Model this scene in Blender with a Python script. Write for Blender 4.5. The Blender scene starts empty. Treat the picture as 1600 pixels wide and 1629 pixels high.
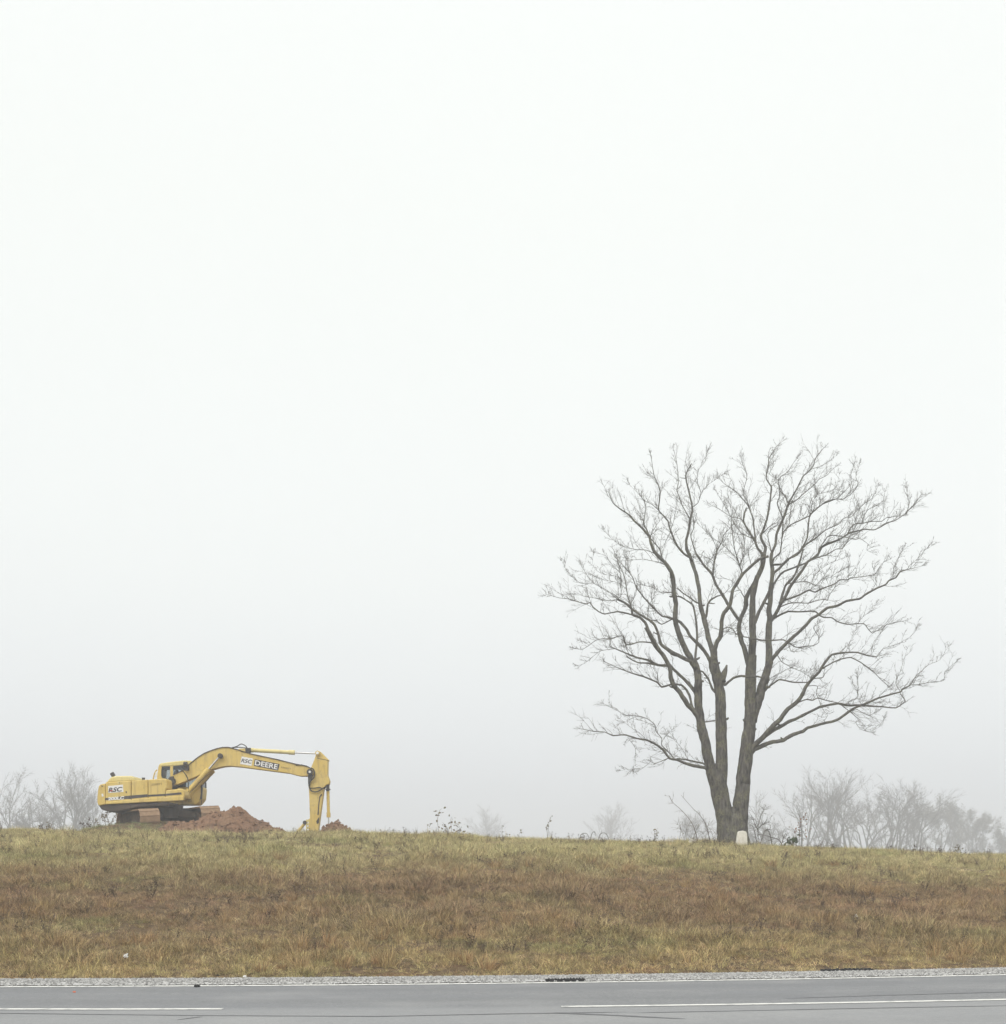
import bpy, bmesh, math, random
import numpy as np
from mathutils import Vector, Matrix, noise as mnoise

# ------------------------------------------------------------------ camera
F_PX, CAM_H, ROW_H = 2286.0, 1.7, 1389.0        # focal length / eye height / horizon row, in photo pixels
sc = bpy.context.scene
col = sc.collection
cam_d = bpy.data.cameras.new('camera')
cam = bpy.data.objects.new('camera', cam_d); col.objects.link(cam)
cam.location = (0, 0, CAM_H); cam.rotation_euler = (math.radians(90), 0, 0)
cam_d.sensor_width = 36; cam_d.sensor_fit = 'AUTO'
cam_d.lens = 36 * F_PX / 1629
cam_d.shift_y = (ROW_H - 814.5) / 1629
cam_d.clip_start = 0.1; cam_d.clip_end = 3000
sc.camera = cam

# ------------------------------------------------------------------ sky, sun, exposure
SUN_EL, SUN_AZ = math.radians(48), math.radians(200)
world = bpy.data.worlds.new('World'); sc.world = world; world.use_nodes = True
nt = world.node_tree; nt.nodes.clear()
out = nt.nodes.new('ShaderNodeOutputWorld')
bg = nt.nodes.new('ShaderNodeBackground'); bg.inputs['Strength'].default_value = 1.0
sky = nt.nodes.new('ShaderNodeTexSky'); sky.sky_type = 'NISHITA'; sky.sun_disc = False
sky.sun_elevation = SUN_EL; sky.sun_rotation = SUN_AZ; sky.dust_density = 6; sky.air_density = 1.5
sat = nt.nodes.new('ShaderNodeHueSaturation'); sat.inputs['Saturation'].default_value = 0.15
sat.inputs['Value'].default_value = 0.05
nt.links.new(sky.outputs[0], sat.inputs['Color'])
# even cloud cover: brightens from horizon to zenith
geo = nt.nodes.new('ShaderNodeNewGeometry'); sep = nt.nodes.new('ShaderNodeSeparateXYZ')
nt.links.new(geo.outputs['Incoming'], sep.inputs[0])
absn = nt.nodes.new('ShaderNodeMath'); absn.operation = 'ABSOLUTE'
nt.links.new(sep.outputs['Z'], absn.inputs[0])
ramp = nt.nodes.new('ShaderNodeValToRGB')
e = ramp.color_ramp.elements
SKY_G = 1.0
e[0].position = 0.0; e[0].color = (0.72 * SKY_G, 0.755 * SKY_G, 0.80 * SKY_G, 1)
e[1].position = 1.0; e[1].color = (1.60 * SKY_G, 1.63 * SKY_G, 1.60 * SKY_G, 1)
m_ = e.new(0.42); m_.color = (0.825 * SKY_G, 0.85 * SKY_G, 0.815 * SKY_G, 1)
m_ = e.new(0.60); m_.color = (0.86 * SKY_G, 0.885 * SKY_G, 0.86 * SKY_G, 1)
m_ = e.new(0.20); m_.color = (0.795 * SKY_G, 0.82 * SKY_G, 0.805 * SKY_G, 1)
nt.links.new(absn.outputs[0], ramp.inputs[0])
cl = nt.nodes.new('ShaderNodeTexNoise'); cl.inputs['Scale'].default_value = 1.6; cl.inputs['Detail'].default_value = 3
nt.links.new(geo.outputs['Incoming'], cl.inputs['Vector'])
clm = nt.nodes.new('ShaderNodeMapRange'); clm.inputs[3].default_value = 0.97; clm.inputs[4].default_value = 1.03
nt.links.new(cl.outputs[0], clm.inputs[0])
mulc = nt.nodes.new('ShaderNodeVectorMath'); mulc.operation = 'SCALE'
nt.links.new(ramp.outputs[0], mulc.inputs[0]); nt.links.new(clm.outputs[0], mulc.inputs['Scale'])
addc = nt.nodes.new('ShaderNodeVectorMath'); addc.operation = 'ADD'
nt.links.new(mulc.outputs[0], addc.inputs[0]); nt.links.new(sat.outputs[0], addc.inputs[1])
nt.links.new(addc.outputs[0], bg.inputs['Color']); nt.links.new(bg.outputs[0], out.inputs['Surface'])

sun_d = bpy.data.lights.new('sun', 'SUN'); sun_d.energy = 0.9; sun_d.angle = math.radians(40); sun_d.color = (1, 0.97, 0.93)
sun = bpy.data.objects.new('sun', sun_d); col.objects.link(sun)
sdir = Vector((math.sin(SUN_AZ) * math.cos(SUN_EL), math.cos(SUN_AZ) * math.cos(SUN_EL), math.sin(SUN_EL)))
sun.rotation_euler = sdir.to_track_quat('Z', 'Y').to_euler(); sun.location = sdir * 60

sc.view_settings.view_transform = 'Standard'; sc.view_settings.look = 'None'
sc.view_settings.exposure = 0.0; sc.view_settings.gamma = 1.0
sc.render.engine = 'CYCLES'
sc.cycles.max_bounces = 6; sc.cycles.diffuse_bounces = 3; sc.cycles.glossy_bounces = 2
sc.cycles.transparent_max_bounces = 12; sc.cycles.volume_bounces = 1
sc.cycles.use_denoising = True
sc.render.film_transparent = False

random.seed(7)
R = random.random
def U(a, b): return a + (b - a) * random.random()

def at(px, py, Y):
    """a point of the photograph, at distance Y, in metres"""
    return Vector(((px - 800) * Y / F_PX, Y, CAM_H + (ROW_H - py) * Y / F_PX))

# ------------------------------------------------------------------ tags
def tag(o, label=None, cat=None, group=None, kind=None):
    if label: o['label'] = label
    if cat: o['category'] = cat
    if group: o['group'] = group
    if kind: o['kind'] = kind
    return o

def empty(name, loc, label=None, cat=None, group=None):
    o = bpy.data.objects.new(name, None); col.objects.link(o)
    o.location = loc; o.empty_display_size = 0.3
    return tag(o, label, cat, group)

# ------------------------------------------------------------------ mesh builder (world coordinates)
class MB:
    def __init__(s): s.v = []; s.f = []
    def box(s, c, d, M=None):
        i = len(s.v)
        for z in (-.5, .5):
            for y in (-.5, .5):
                for x in (-.5, .5):
                    p = Vector((x * d[0], y * d[1], z * d[2]))
                    if M is not None: p = M @ p
                    s.v.append(tuple(Vector(c) + p))
        for q in ((0, 2, 3, 1), (4, 5, 7, 6), (0, 1, 5, 4), (2, 6, 7, 3), (0, 4, 6, 2), (1, 3, 7, 5)):
            s.f.append(tuple(i + k for k in q))
    def prism(s, pts, y0, y1):
        """closed outline of (x, z) points carried from y0 to y1"""
        n = len(pts); i = len(s.v)
        a = sum(pts[k][0] * pts[(k + 1) % n][1] - pts[(k + 1) % n][0] * pts[k][1] for k in range(n))
        if a < 0: pts = pts[::-1]
        for y in (y0, y1):
            for x, z in pts: s.v.append((x, y, z))
        s.f.append(tuple(i + k for k in range(n)))
        s.f.append(tuple(i + n + k for k in reversed(range(n))))
        for k in range(n):
            k2 = (k + 1) % n
            s.f.append((i + k, i + n + k, i + n + k2, i + k2))
    def tube(s, pts, rad, n=6, cap=True):
        m = len(pts)
        if m < 2: return
        i0 = len(s.v)
        px, py, pz = pts[0]; prev = None
        ca = [(math.cos(2 * math.pi * k / n), math.sin(2 * math.pi * k / n)) for k in range(n)]
        for j in range(m):
            a = pts[max(j - 1, 0)]; b = pts[min(j + 1, m - 1)]
            tx, ty, tz = b[0] - a[0], b[1] - a[1], b[2] - a[2]
            l = math.sqrt(tx * tx + ty * ty + tz * tz) or 1e-9
            tx /= l; ty /= l; tz /= l
            if prev is None:
                ux, uy, uz = (0, 1, 0) if abs(ty) < .9 else (1, 0, 0)
            else: ux, uy, uz = prev
            d = ux * tx + uy * ty + uz * tz
            ux -= d * tx; uy -= d * ty; uz -= d * tz
            l = math.sqrt(ux * ux + uy * uy + uz * uz) or 1e-9
            ux /= l; uy /= l; uz /= l; prev = (ux, uy, uz)
            wx, wy, wz = ty * uz - tz * uy, tz * ux - tx * uz, tx * uy - ty * ux
            r = rad[j]; x, y, z = pts[j]
            for c, sn in ca:
                s.v.append((x + r * (c * ux + sn * wx), y + r * (c * uy + sn * wy), z + r * (c * uz + sn * wz)))
        for j in range(m - 1):
            b0 = i0 + j * n
            for k in range(n):
                k2 = (k + 1) % n
                s.f.append((b0 + k, b0 + k2, b0 + n + k2, b0 + n + k))
        if cap:
            s.f.append(tuple(i0 + k for k in reversed(range(n))))
            s.f.append(tuple(i0 + (m - 1) * n + k for k in range(n)))
    def cyl(s, a, b, r, n=14, r2=None): s.tube([tuple(a), tuple(b)], [r, r if r2 is None else r2], n)
    def quad(s, a, b, c, d):
        i = len(s.v); s.v += [tuple(a), tuple(b), tuple(c), tuple(d)]; s.f.append((i, i + 1, i + 2, i + 3))
    def leaf(s, p, d, up, L, W):
        """a folded pointed leaf"""
        d = Vector(d).normalized(); side = d.cross(Vector(up))
        if side.length < 1e-4: side = Vector((1, 0, 0))
        side.normalize(); nn = side.cross(d); i = len(s.v); p = Vector(p)
        s.v += [tuple(p), tuple(p + d * L * .45 + side * W * .5 + nn * W * .12), tuple(p + d * L), tuple(p + d * L * .45 - side * W * .5 + nn * W * .12)]
        s.f += [(i, i + 1, i + 2), (i, i + 2, i + 3)]
    def merge(s, o):
        i = len(s.v); s.v += o.v; s.f += [tuple(i + k for k in q) for q in o.f]

def root_loc(o):
    p = Vector((0, 0, 0))
    while o is not None: p = p + o.location; o = o.parent
    return p

def build(name, mb, mat, parent=None, loc=None, smooth=False, bevel=0, label=None, kind=None, seg=2):
    off = root_loc(parent) if parent is not None else Vector(loc or (0, 0, 0))
    if loc is not None and parent is not None: off = off
    me = bpy.data.meshes.new(name)
    v = np.array(mb.v, dtype=np.float64) - np.array(off)
    me.from_pydata(v.tolist(), [], mb.f)
    me.update()
    if smooth:
        me.polygons.foreach_set('use_smooth', [True] * len(me.polygons))
    o = bpy.data.objects.new(name, me); col.objects.link(o)
    if parent is not None: o.parent = parent
    elif loc is not None: o.location = loc
    if mat: me.materials.append(mat)
    if bevel:
        b = o.modifiers.new('edge', 'BEVEL'); b.width = bevel; b.segments = seg; b.limit_method = 'ANGLE'; b.angle_limit = math.radians(32)
    if label: o['label'] = label
    if kind: o['kind'] = kind
    return o

# ------------------------------------------------------------------ materials
def new_mat(name):
    m = bpy.data.materials.new(name); m.use_nodes = True
    t = m.node_tree; b = t.nodes['Principled BSDF']
    return m, t, b
def N(t, kind, **kw):
    n = t.nodes.new(kind)
    for k, v in kw.items():
        if k in n.inputs: n.inputs[k].default_value = v
        else: setattr(n, k, v)
    return n
def mixc(t, fac, a, b, blend='MIX'):
    n = t.nodes.new('ShaderNodeMix'); n.data_type = 'RGBA'; n.blend_type = blend
    for s, v in ((0, fac), (6, a), (7, b)):
        if isinstance(v, (int, float)): n.inputs[s].default_value = v
        elif isinstance(v, tuple): n.inputs[s].default_value = (*v, 1) if len(v) == 3 else v
        else: t.links.new(v, n.inputs[s])
    return n.outputs[2]
def rng(t, src, a, b, c=0., d=1.):
    n = t.nodes.new('ShaderNodeMapRange'); n.inputs[1].default_value = a; n.inputs[2].default_value = b
    n.inputs[3].default_value = c; n.inputs[4].default_value = d; n.clamp = True
    t.links.new(src, n.inputs[0]); return n.outputs[0]
def noise(t, vec, scale, detail=4, rough=.55, dim=None):
    n = t.nodes.new('ShaderNodeTexNoise'); n.inputs['Scale'].default_value = scale
    n.inputs['Detail'].default_value = detail; n.inputs['Roughness'].default_value = rough
    if vec is not None: t.links.new(vec, n.inputs['Vector'])
    return n.outputs[0]
def coords(t, scale=(1, 1, 1), kind='Object'):
    if kind == 'World': src = t.nodes.new('ShaderNodeNewGeometry').outputs['Position']
    else: src = t.nodes.new('ShaderNodeTexCoord').outputs[kind]
    mp = t.nodes.new('ShaderNodeMapping'); mp.inputs['Scale'].default_value = scale
    t.links.new(src, mp.inputs[0]); return mp.outputs[0]
def bump(t, b, h, strength=.4, dist=.02):
    n = t.nodes.new('ShaderNodeBump'); n.inputs['Strength'].default_value = strength; n.inputs['Distance'].default_value = dist
    t.links.new(h, n.inputs['Height']); t.links.new(n.outputs[0], b.inputs['Normal'])

def simple(name, c1, c2, scale=6, rough=.8, spec=.3, bmp=0, metal=0, stretch=(1, 1, 1), lo=.35, hi=.65):
    m, t, b = new_mat(name); v = coords(t, stretch)
    n = noise(t, v, scale, 6)
    t.links.new(mixc(t, rng(t, n, lo, hi), c1, c2), b.inputs['Base Color'])
    b.inputs['Roughness'].default_value = rough; b.inputs['Specular IOR Level'].default_value = spec
    b.inputs['Metallic'].default_value = metal
    if bmp: bump(t, b, n, bmp)
    return m

def paint_mat(name, base, worn, dirt, dirt_amt=.5):
    """faded machine paint: sun-bleached patches, dirt streaks running down, scuffs"""
    m, t, b = new_mat(name)
    v = coords(t); vs = coords(t, (3.2, 3.2, .35))
    n1 = noise(t, v, 1.1, 5); n2 = noise(t, vs, 2.2, 6, .65); n3 = noise(t, v, 9, 7, .7)
    c = mixc(t, rng(t, n1, .35, .7), base, worn)
    c = mixc(t, rng(t, n2, .52, .78, 0, dirt_amt), c, dirt)
    c = mixc(t, rng(t, n3, .62, .70, 0, .8), c, tuple(x * .5 for x in dirt))
    sz = t.nodes.new('ShaderNodeTexCoord'); n4 = noise(t, v, 2.6, 6, .7)
    c = mixc(t, rng(t, n4, .56, .70, 0, dirt_amt * .6), c, tuple(x * .8 + .03 for x in dirt))
    t.links.new(c, b.inputs['Base Color'])
    t.links.new(rng(t, n3, .3, .7, .42, .7), b.inputs['Roughness'])
    b.inputs['Specular IOR Level'].default_value = .35
    bump(t, b, n3, .08, .01)
    return m

MAT = {}
MAT['yellow'] = paint_mat('machine_yellow', (.62, .445, .115), (.64, .49, .17), (.30, .195, .09), .8)
MAT['hood'] = paint_mat('faded_hood', (.64, .53, .19), (.66, .57, .27), (.38, .28, .12), .45)
MAT['belly'] = paint_mat('dark_belly', (.038, .032, .028), (.10, .07, .05), (.03, .028, .026), .6)  # very dark brown for the underside and small fittings
MAT['dark'] = simple('dark_iron', (.035, .033, .034), (.07, .062, .056), 9, .65, .3, .2)
MAT['stripe'] = simple('stripe_vinyl', (.035, .033, .036), (.085, .075, .07), 5, .6, .3)
MAT['hose'] = simple('rubber_hose', (.025, .025, .026), (.05, .048, .046), 14, .6, .3)
MAT['steel'] = simple('bright_rod', (.62, .62, .62), (.5, .49, .47), 20, .28, .5, 0, .85)
MAT['shoe'] = simple('track_steel_clay', (.22, .145, .09), (.30, .20, .125), 7, .9, .15, .5)
MAT['trackside'] = simple('track_side_mud', (.03, .027, .024), (.10, .066, .045), 5, .9, .15, .5)
MAT['white'] = simple('white_vinyl', (.72, .72, .70), (.80, .80, .79), 12, .5, .3)
MAT['ink'] = simple('dark_lettering', (.03, .03, .04), (.06, .055, .06), 20, .5, .3)
MAT['faint'] = simple('faded_stencil', (.34, .24, .08), (.26, .18, .07), 20, .6, .3)
MAT['red'] = simple('red_vinyl', (.5, .05, .04), (.42, .07, .05), 15, .5, .3)
MAT['interior'] = simple('cab_interior', (.05, .048, .046), (.09, .085, .08), 8, .8, .2)

def glass_mat():
    m, t, b = new_mat('cab_glass')
    t.nodes.remove(b); o = t.nodes['Material Output']
    tr = N(t, 'ShaderNodeBsdfTransparent'); tr.inputs[0].default_value = (.80, .83, .83, 1)
    gl = N(t, 'ShaderNodeBsdfGlossy'); gl.inputs['Roughness'].default_value = .06
    fr = N(t, 'ShaderNodeFresnel'); fr.inputs[0].default_value = 1.5
    mx = N(t, 'ShaderNodeMixShader')
    t.links.new(fr.outputs[0], mx.inputs[0]); t.links.new(tr.outputs[0], mx.inputs[1]); t.links.new(gl.outputs[0], mx.inputs[2])
    t.links.new(mx.outputs[0], o.inputs['Surface']); return m
MAT['glass'] = glass_mat()

def bark_mat(name, dark, light, lichen, amt):
    m, t, b = new_mat(name)
    v = coords(t, (1, 1, .22)); v2 = coords(t)
    n1 = noise(t, v, 16, 8, .65); n2 = noise(t, v2, 3.2, 6, .6); n3 = noise(t, v2, 26, 4, .6)
    c = mixc(t, rng(t, n1, .38, .62), dark, light)
    f = t.nodes.new('ShaderNodeMath'); f.operation = 'MULTIPLY'
    t.links.new(rng(t, n2, .46, .60), f.inputs[0]); t.links.new(rng(t, n3, .42, .62, 0, amt), f.inputs[1])
    c = mixc(t, f.outputs[0], c, lichen)
    t.links.new(c, b.inputs['Base Color']); b.inputs['Roughness'].default_value = .95
    b.inputs['Specular IOR Level'].default_value = .1
    bump(t, b, n1, .9, .05)
    return m
MAT['bark'] = bark_mat('ridged_bark', (.042, .039, .036), (.15, .138, .124), (.215, .21, .125), .8)
MAT['limb'] = bark_mat('limb_bark', (.066, .062, .055), (.15, .142, .125), (.23, .225, .15), .8)
MAT['twig'] = simple('twig_bark', (.11, .10, .088), (.16, .15, .13), 5, .9, .1)
MAT['fartwig'] = simple('distant_twig', (.075, .068, .058), (.12, .105, .088), 1, .9, .05)
MAT['farleaf'] = simple('clinging_leaves', (.12, .125, .075), (.20, .17, .11), .6, .9, .1)
MAT['brush'] = simple('brush_stem', (.12, .095, .078), (.19, .155, .125), 5, .9, .1)
MAT['weedleaf'] = simple('weed_leaf', (.14, .12, .05), (.21, .16, .075), 8, .8, .2)
MAT['greenleaf'] = simple('green_leaf', (.045, .07, .025), (.07, .095, .04), 8, .6, .3)
MAT['redleaf'] = simple('russet_leaf', (.30, .13, .07), (.24, .12, .06), 8, .8, .2)
MAT['rubber'] = simple('tyre_rubber', (.018, .018, .019), (.035, .033, .032), 18, .85, .2, .5)
MAT['stone'] = simple('field_stone', (.30, .27, .23), (.45, .42, .37), 6, .95, .15, .6)

# ================================================================== THE GROUND
def edge(X):                                     # far edge line of the road (it bends gently away to the right)
    Xc = np.clip(X, -14, 14)
    return 22.0 + .152 * Xc + .0085 * Xc ** 2 + (X - Xc) * (.152 + .017 * Xc)
def lane(X):
    Xc = np.clip(X, -14, 14)
    return 18.08 + .1 * Xc + .0095 * Xc ** 2 + (X - Xc) * (.1 + .019 * Xc)
PY = np.array([-200, 22.95, 23.7, 24.9, 28, 32, 36, 40, 44, 48, 51, 54, 58, 62, 75, 120, 200, 520, 900.])
PZ = np.array([0, 0, .045, .17, .55, 1.10, 1.62, 2.10, 2.48, 2.74, 2.87, 2.90, 2.84, 2.78, 2.4, 1.0, .3, 0, 0])
CX = np.array([-400, -60, -17.8, -13.4, -5.35, 0, 6.8, 11.5, 16, 19.5, 60, 400])
CZ = np.array([2.6, 3.1, 3.16, 3.10, 2.97, 2.88, 2.78, 2.64, 2.46, 2.40, 2.2, 2.0])
_yy = np.arange(-200, 900, .25)
_zz = np.interp(_yy, PY, PZ)
_k = np.exp(-np.linspace(-2, 2, 9) ** 2); _k /= _k.sum()
_zs = np.convolve(np.pad(_zz, 4, mode='edge'), _k, mode='valid')
_cx = np.arange(-420, 420, 1.0); _cz0 = np.interp(_cx, CX, CZ)
_k2 = np.exp(-np.linspace(-2, 2, 9) ** 2); _k2 /= _k2.sum()
_cz = np.convolve(np.pad(_cz0, 4, mode='edge'), _k2, mode='valid')
def vnoise(X, Y, s, seed=0):
    """cheap smooth value noise"""
    x = X / s + 31.7 * seed; y = Y / s + 17.3 * seed
    xi = np.floor(x).astype(np.int64); yi = np.floor(y).astype(np.int64); fx = x - xi; fy = y - yi
    fx = fx * fx * (3 - 2 * fx); fy = fy * fy * (3 - 2 * fy)
    def h(a, b):
        q = (a * 374761393 + b * 668265263 + seed * 974711) & 0xffffffff
        q = ((q ^ (q >> 13)) * 1274126177) & 0xffffffff
        return ((q ^ (q >> 16)) & 0xffff) / 65535.0
    return (h(xi, yi) * (1 - fx) + h(xi + 1, yi) * fx) * (1 - fy) + (h(xi, yi + 1) * (1 - fx) + h(xi + 1, yi + 1) * fx) * fy
EXC = (-14.11, 60.43)                             # where the digger stands
def zt(X, Y):
    X = np.asarray(X, float); Y = np.asarray(Y, float)
    ys = Y - (edge(X) - 22.0)
    g = np.interp(ys, _yy, _zs) / 2.87
    z = g * np.interp(X, _cx, _cz)
    w = np.clip((ys - 23.2) / 2.0, 0, 1)
    z = z + w * ((vnoise(X, Y, 3.1, 1) - .5) * .16 + (vnoise(X, Y, 1.0, 2) - .5) * .11)
    z = z + .62 * np.exp(-(((X + 14.7) / 2.7) ** 2 + ((Y - 59.4) / 3.2) ** 2) ** 1.5) + .30 * np.exp(-(((X + 12.2) / 2.6) ** 2 + ((Y - 60.6) / 2.2) ** 2) ** 2)
    z = z - 1.35 * np.exp(-(((X + 8.2) / 1.25) ** 2 + ((Y - 60.4) / 1.0) ** 2) ** 2)
    return z
def gz(X, Y): return float(zt(X, Y))

def axis(segs):
    out_ = []
    for a, b, s in segs: out_ += list(np.arange(a, b, s))
    return np.array(out_ + [segs[-1][1]])
gx = axis([(-400, -60, 20), (-60, -24, 2), (-24, 26, .4), (26, 60, 2), (60, 400, 20)])
gy = axis([(-60, 4, 8), (4, 22, 1.0), (22, 66, .4), (66, 90, 2), (90, 760, 20)])
def grid_mesh(name, gx, gy, zf):
    XX, YY = np.meshgrid(gx, gy); ZZ = zf(XX, YY)
    nx, ny = len(gx), len(gy)
    v = np.stack([XX.ravel(), YY.ravel(), ZZ.ravel()], 1)
    idx = np.arange(nx * ny).reshape(ny, nx)
    f = np.stack([idx[:-1, :-1].ravel(), idx[:-1, 1:].ravel(), idx[1:, 1:].ravel(), idx[1:, :-1].ravel()], 1)
    me = bpy.data.meshes.new(name); me.from_pydata(v.tolist(), [], f.tolist()); me.update()
    me.polygons.foreach_set('use_smooth', [True] * len(me.polygons))
    return me

def band_nodes(t):
    """(straw, brown, green, rust) weights from where on the bank a blade stands"""
    pos = t.nodes.new('ShaderNodeNewGeometry').outputs['Position']
    sp = t.nodes.new('ShaderNodeSeparateXYZ'); t.links.new(pos, sp.inputs[0])
    # distance up the bank, following the bend of the road
    a = N(t, 'ShaderNodeMath', operation='MULTIPLY'); a.inputs[1].default_value = .152; t.links.new(sp.outputs['X'], a.inputs[0])
    b = N(t, 'ShaderNodeMath', operation='SUBTRACT'); t.links.new(sp.outputs['Y'], b.inputs[0]); t.links.new(a.outputs[0], b.inputs[1])
    mp = t.nodes.new('ShaderNodeMapping'); mp.inputs['Scale'].default_value = (.55, .9, 0); t.links.new(pos, mp.inputs[0])
    big = noise(t, mp.outputs[0], .42, 3, .6); mid = noise(t, mp.outputs[0], 1.3, 4, .65)
    gre = noise(t, mp.outputs[0], .33, 5, .65)
    w = N(t, 'ShaderNodeMath', operation='MULTIPLY_ADD'); w.inputs[1].default_value = 7.0; t.links.new(big, w.inputs[0]); t.links.new(b.outputs[0], w.inputs[2])
    return w.outputs[0], big, mid, gre

def grass_mat(name, tips=1.0):
    m, t, b = new_mat(name)
    h, big, mid, gre = band_nodes(t)
    cr = t.nodes.new('ShaderNodeValToRGB'); el = cr.color_ramp.elements
    t.links.new(rng(t, h, 26.0, 56.0), cr.inputs[0])
    stops = [(0.0, (0.484, 0.373, 0.165)), (.06, (0.440, 0.328, 0.142)), (.12, (0.380, 0.288, 0.124)), (.18, (0.347, 0.254, 0.118)),
             (.27, (0.325, 0.217, 0.110)), (.37, (0.325, 0.217, 0.110)), (.44, (0.358, 0.260, 0.127)), (.52, (0.424, 0.350, 0.163)), (.62, (0.479, 0.412, 0.195)), (1.0, (0.479, 0.412, 0.195))]
    el[0].position, el[0].color = stops[0][0], (*stops[0][1], 1)
    el[1].position, el[1].color = stops[-1][0], (*stops[-1][1], 1)
    for p, c in stops[1:-1]:
        q = el.new(p); q.color = (*c, 1)
    c = cr.outputs[0]
    c = mixc(t, rng(t, mid, .52, .70, 0, .5), c, (.33, .185, .095))            # rusty patches
    c = mixc(t, rng(t, mid, .50, .30, 0, .45), c, (.47, .38, .21))              # bleached straw
    c = mixc(t, rng(t, gre, .54, .70, 0, .6), c, (.24, .26, .085))
    dv = N(t, 'ShaderNodeVectorMath', operation='DISTANCE'); t.links.new(t.nodes.new('ShaderNodeNewGeometry').outputs['Position'], dv.inputs[0]); dv.inputs[1].default_value = (-15.2, 57.8, 3.5)
    c = mixc(t, rng(t, dv.outputs['Value'], 3.2, 1.2, 0, .7), c, (.17, .22, .085))   # greener tuft by the digger
    c = mixc(t, 0, c, (0, 0, 0))            # green showing through
    oi = t.nodes.new('ShaderNodeObjectInfo')
    hs = t.nodes.new('ShaderNodeHueSaturation'); hs.inputs['Saturation'].default_value = .93; t.links.new(c, hs.inputs['Color'])
    t.links.new(rng(t, oi.outputs['Random'], 0, 1, .58, 1.62), hs.inputs['Value'])
    rr = N(t, 'ShaderNodeMath', operation='MULTIPLY'); rr.inputs[1].default_value = 7.31; t.links.new(oi.outputs['Random'], rr.inputs[0])
    fr = N(t, 'ShaderNodeMath', operation='FRACT'); t.links.new(rr.outputs[0], fr.inputs[0])
    t.links.new(rng(t, fr.outputs[0], 0, 1, .482, .522), hs.inputs['Hue'])
    at_ = t.nodes.new('ShaderNodeAttribute'); at_.attribute_name = 'shade'
    c = mixc(t, 1.0, hs.outputs[0], at_.outputs['Color'], 'MULTIPLY')
    t.links.new(c, b.inputs['Base Color']); b.inputs['Roughness'].default_value = .85; b.inputs['Specular IOR Level'].default_value = .12
    return m

def soil_mat():
    m, t, b = new_mat('thatch_soil')
    h, big, mid, gre = band_nodes(t)
    v = coords(t, kind='World')
    n = noise(t, v, 5, 8, .7)
    c = mixc(t, rng(t, n, .35, .65), (.065, .045, .028), (.17, .115, .062))
    c = mixc(t, rng(t, mid, .55, .7, 0, .5), c, (.20, .095, .055))
    t.links.new(c, b.inputs['Base Color']); b.inputs['Roughness'].default_value = .97; b.inputs['Specular IOR Level'].default_value = .08
    bump(t, b, n, .8, .06)
    return m
MAT['soil'] = soil_mat(); MAT['grass'] = grass_mat('dry_grass')

g_me = grid_mesh('ground', gx, gy, lambda X, Y: zt(X, Y) - .02 * (Y < edge(X) + 1.05))
ground = bpy.data.objects.new('ground', g_me); col.objects.link(ground); g_me.materials.append(MAT['soil'])
tag(ground, 'grassy bank and field rising behind the road', 'ground', kind='structure')

# ------------------------------------------------------------------ road
def asphalt():
    m, t, b = new_mat('worn_asphalt')
    v = coords(t, kind='World'); vs = coords(t, (.12, 1.0, 1), kind='World')
    n1 = noise(t, v, 30, 5, .85); n2 = noise(t, vs, 1.6, 5, .6); n3 = noise(t, v, .5, 4)
    c = mixc(t, rng(t, n1, .25, .75), (.095, .097, .10), (.31, .31, .31))
    n5 = noise(t, v, 6, 6, .8); c = mixc(t, rng(t, n5, .42, .62, 0, .45), c, (.13, .132, .136))
    c = mixc(t, rng(t, n2, .40, .66, 0, .6), c, (.17, .174, .184))
    c = mixc(t, rng(t, n3, .5, .75, 0, .4), c, (.32, .315, .305))
    # wheel paths worn along each lane
    sp = t.nodes.new('ShaderNodeSeparateXYZ'); t.links.new(t.nodes.new('ShaderNodeNewGeometry').outputs['Position'], sp.inputs[0])
    q = N(t, 'ShaderNodeMath', operation='MULTIPLY_ADD'); t.links.new(sp.outputs['X'], q.inputs[0]); q.inputs[1].default_value = .0095; q.inputs[2].default_value = .115
    q2 = N(t, 'ShaderNodeMath', operation='MULTIPLY'); t.links.new(q.outputs[0], q2.inputs[0]); t.links.new(sp.outputs['X'], q2.inputs[1])
    q3 = N(t, 'ShaderNodeMath', operation='SUBTRACT'); t.links.new(sp.outputs['Y'], q3.inputs[0]); t.links.new(q2.outputs[0], q3.inputs[1])
    n4 = noise(t, coords(t, (.2, 1, 1), kind='World'), 1.1, 4)
    q4 = N(t, 'ShaderNodeMath', operation='MULTIPLY_ADD'); t.links.new(n4, q4.inputs[0]); q4.inputs[1].default_value = .7; t.links.new(q3.outputs[0], q4.inputs[2])
    wv = N(t, 'ShaderNodeMath', operation='SINE'); q5 = N(t, 'ShaderNodeMath', operation='MULTIPLY'); q5.inputs[1].default_value = 3.6
    t.links.new(q4.outputs[0], q5.inputs[0]); t.links.new(q5.outputs[0], wv.inputs[0])
    c = mixc(t, rng(t, wv.outputs[0], -.2, 1, 0, .28), c, (.13, .133, .138))
    c = mixc(t, rng(t, q4.outputs[0], 18.7, 18.1, 0, .32), c, (.37, .37, .365))
    t.links.new(c, b.inputs['Base Color']); b.inputs['Roughness'].default_value = .78
    b.inputs['Specular IOR Level'].default_value = .25
    bump(t, b, n1, .5, .01)
    return m
MAT['asphalt'] = asphalt()
MAT['line'] = simple('road_paint', (.32, .32, .31), (.66, .65, .61), 7, .7, .25, lo=.30, hi=.50)
MAT['mark'] = simple('tyre_streak', (.10, .10, .105), (.15, .15, .155), 6, .8, .2)

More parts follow.
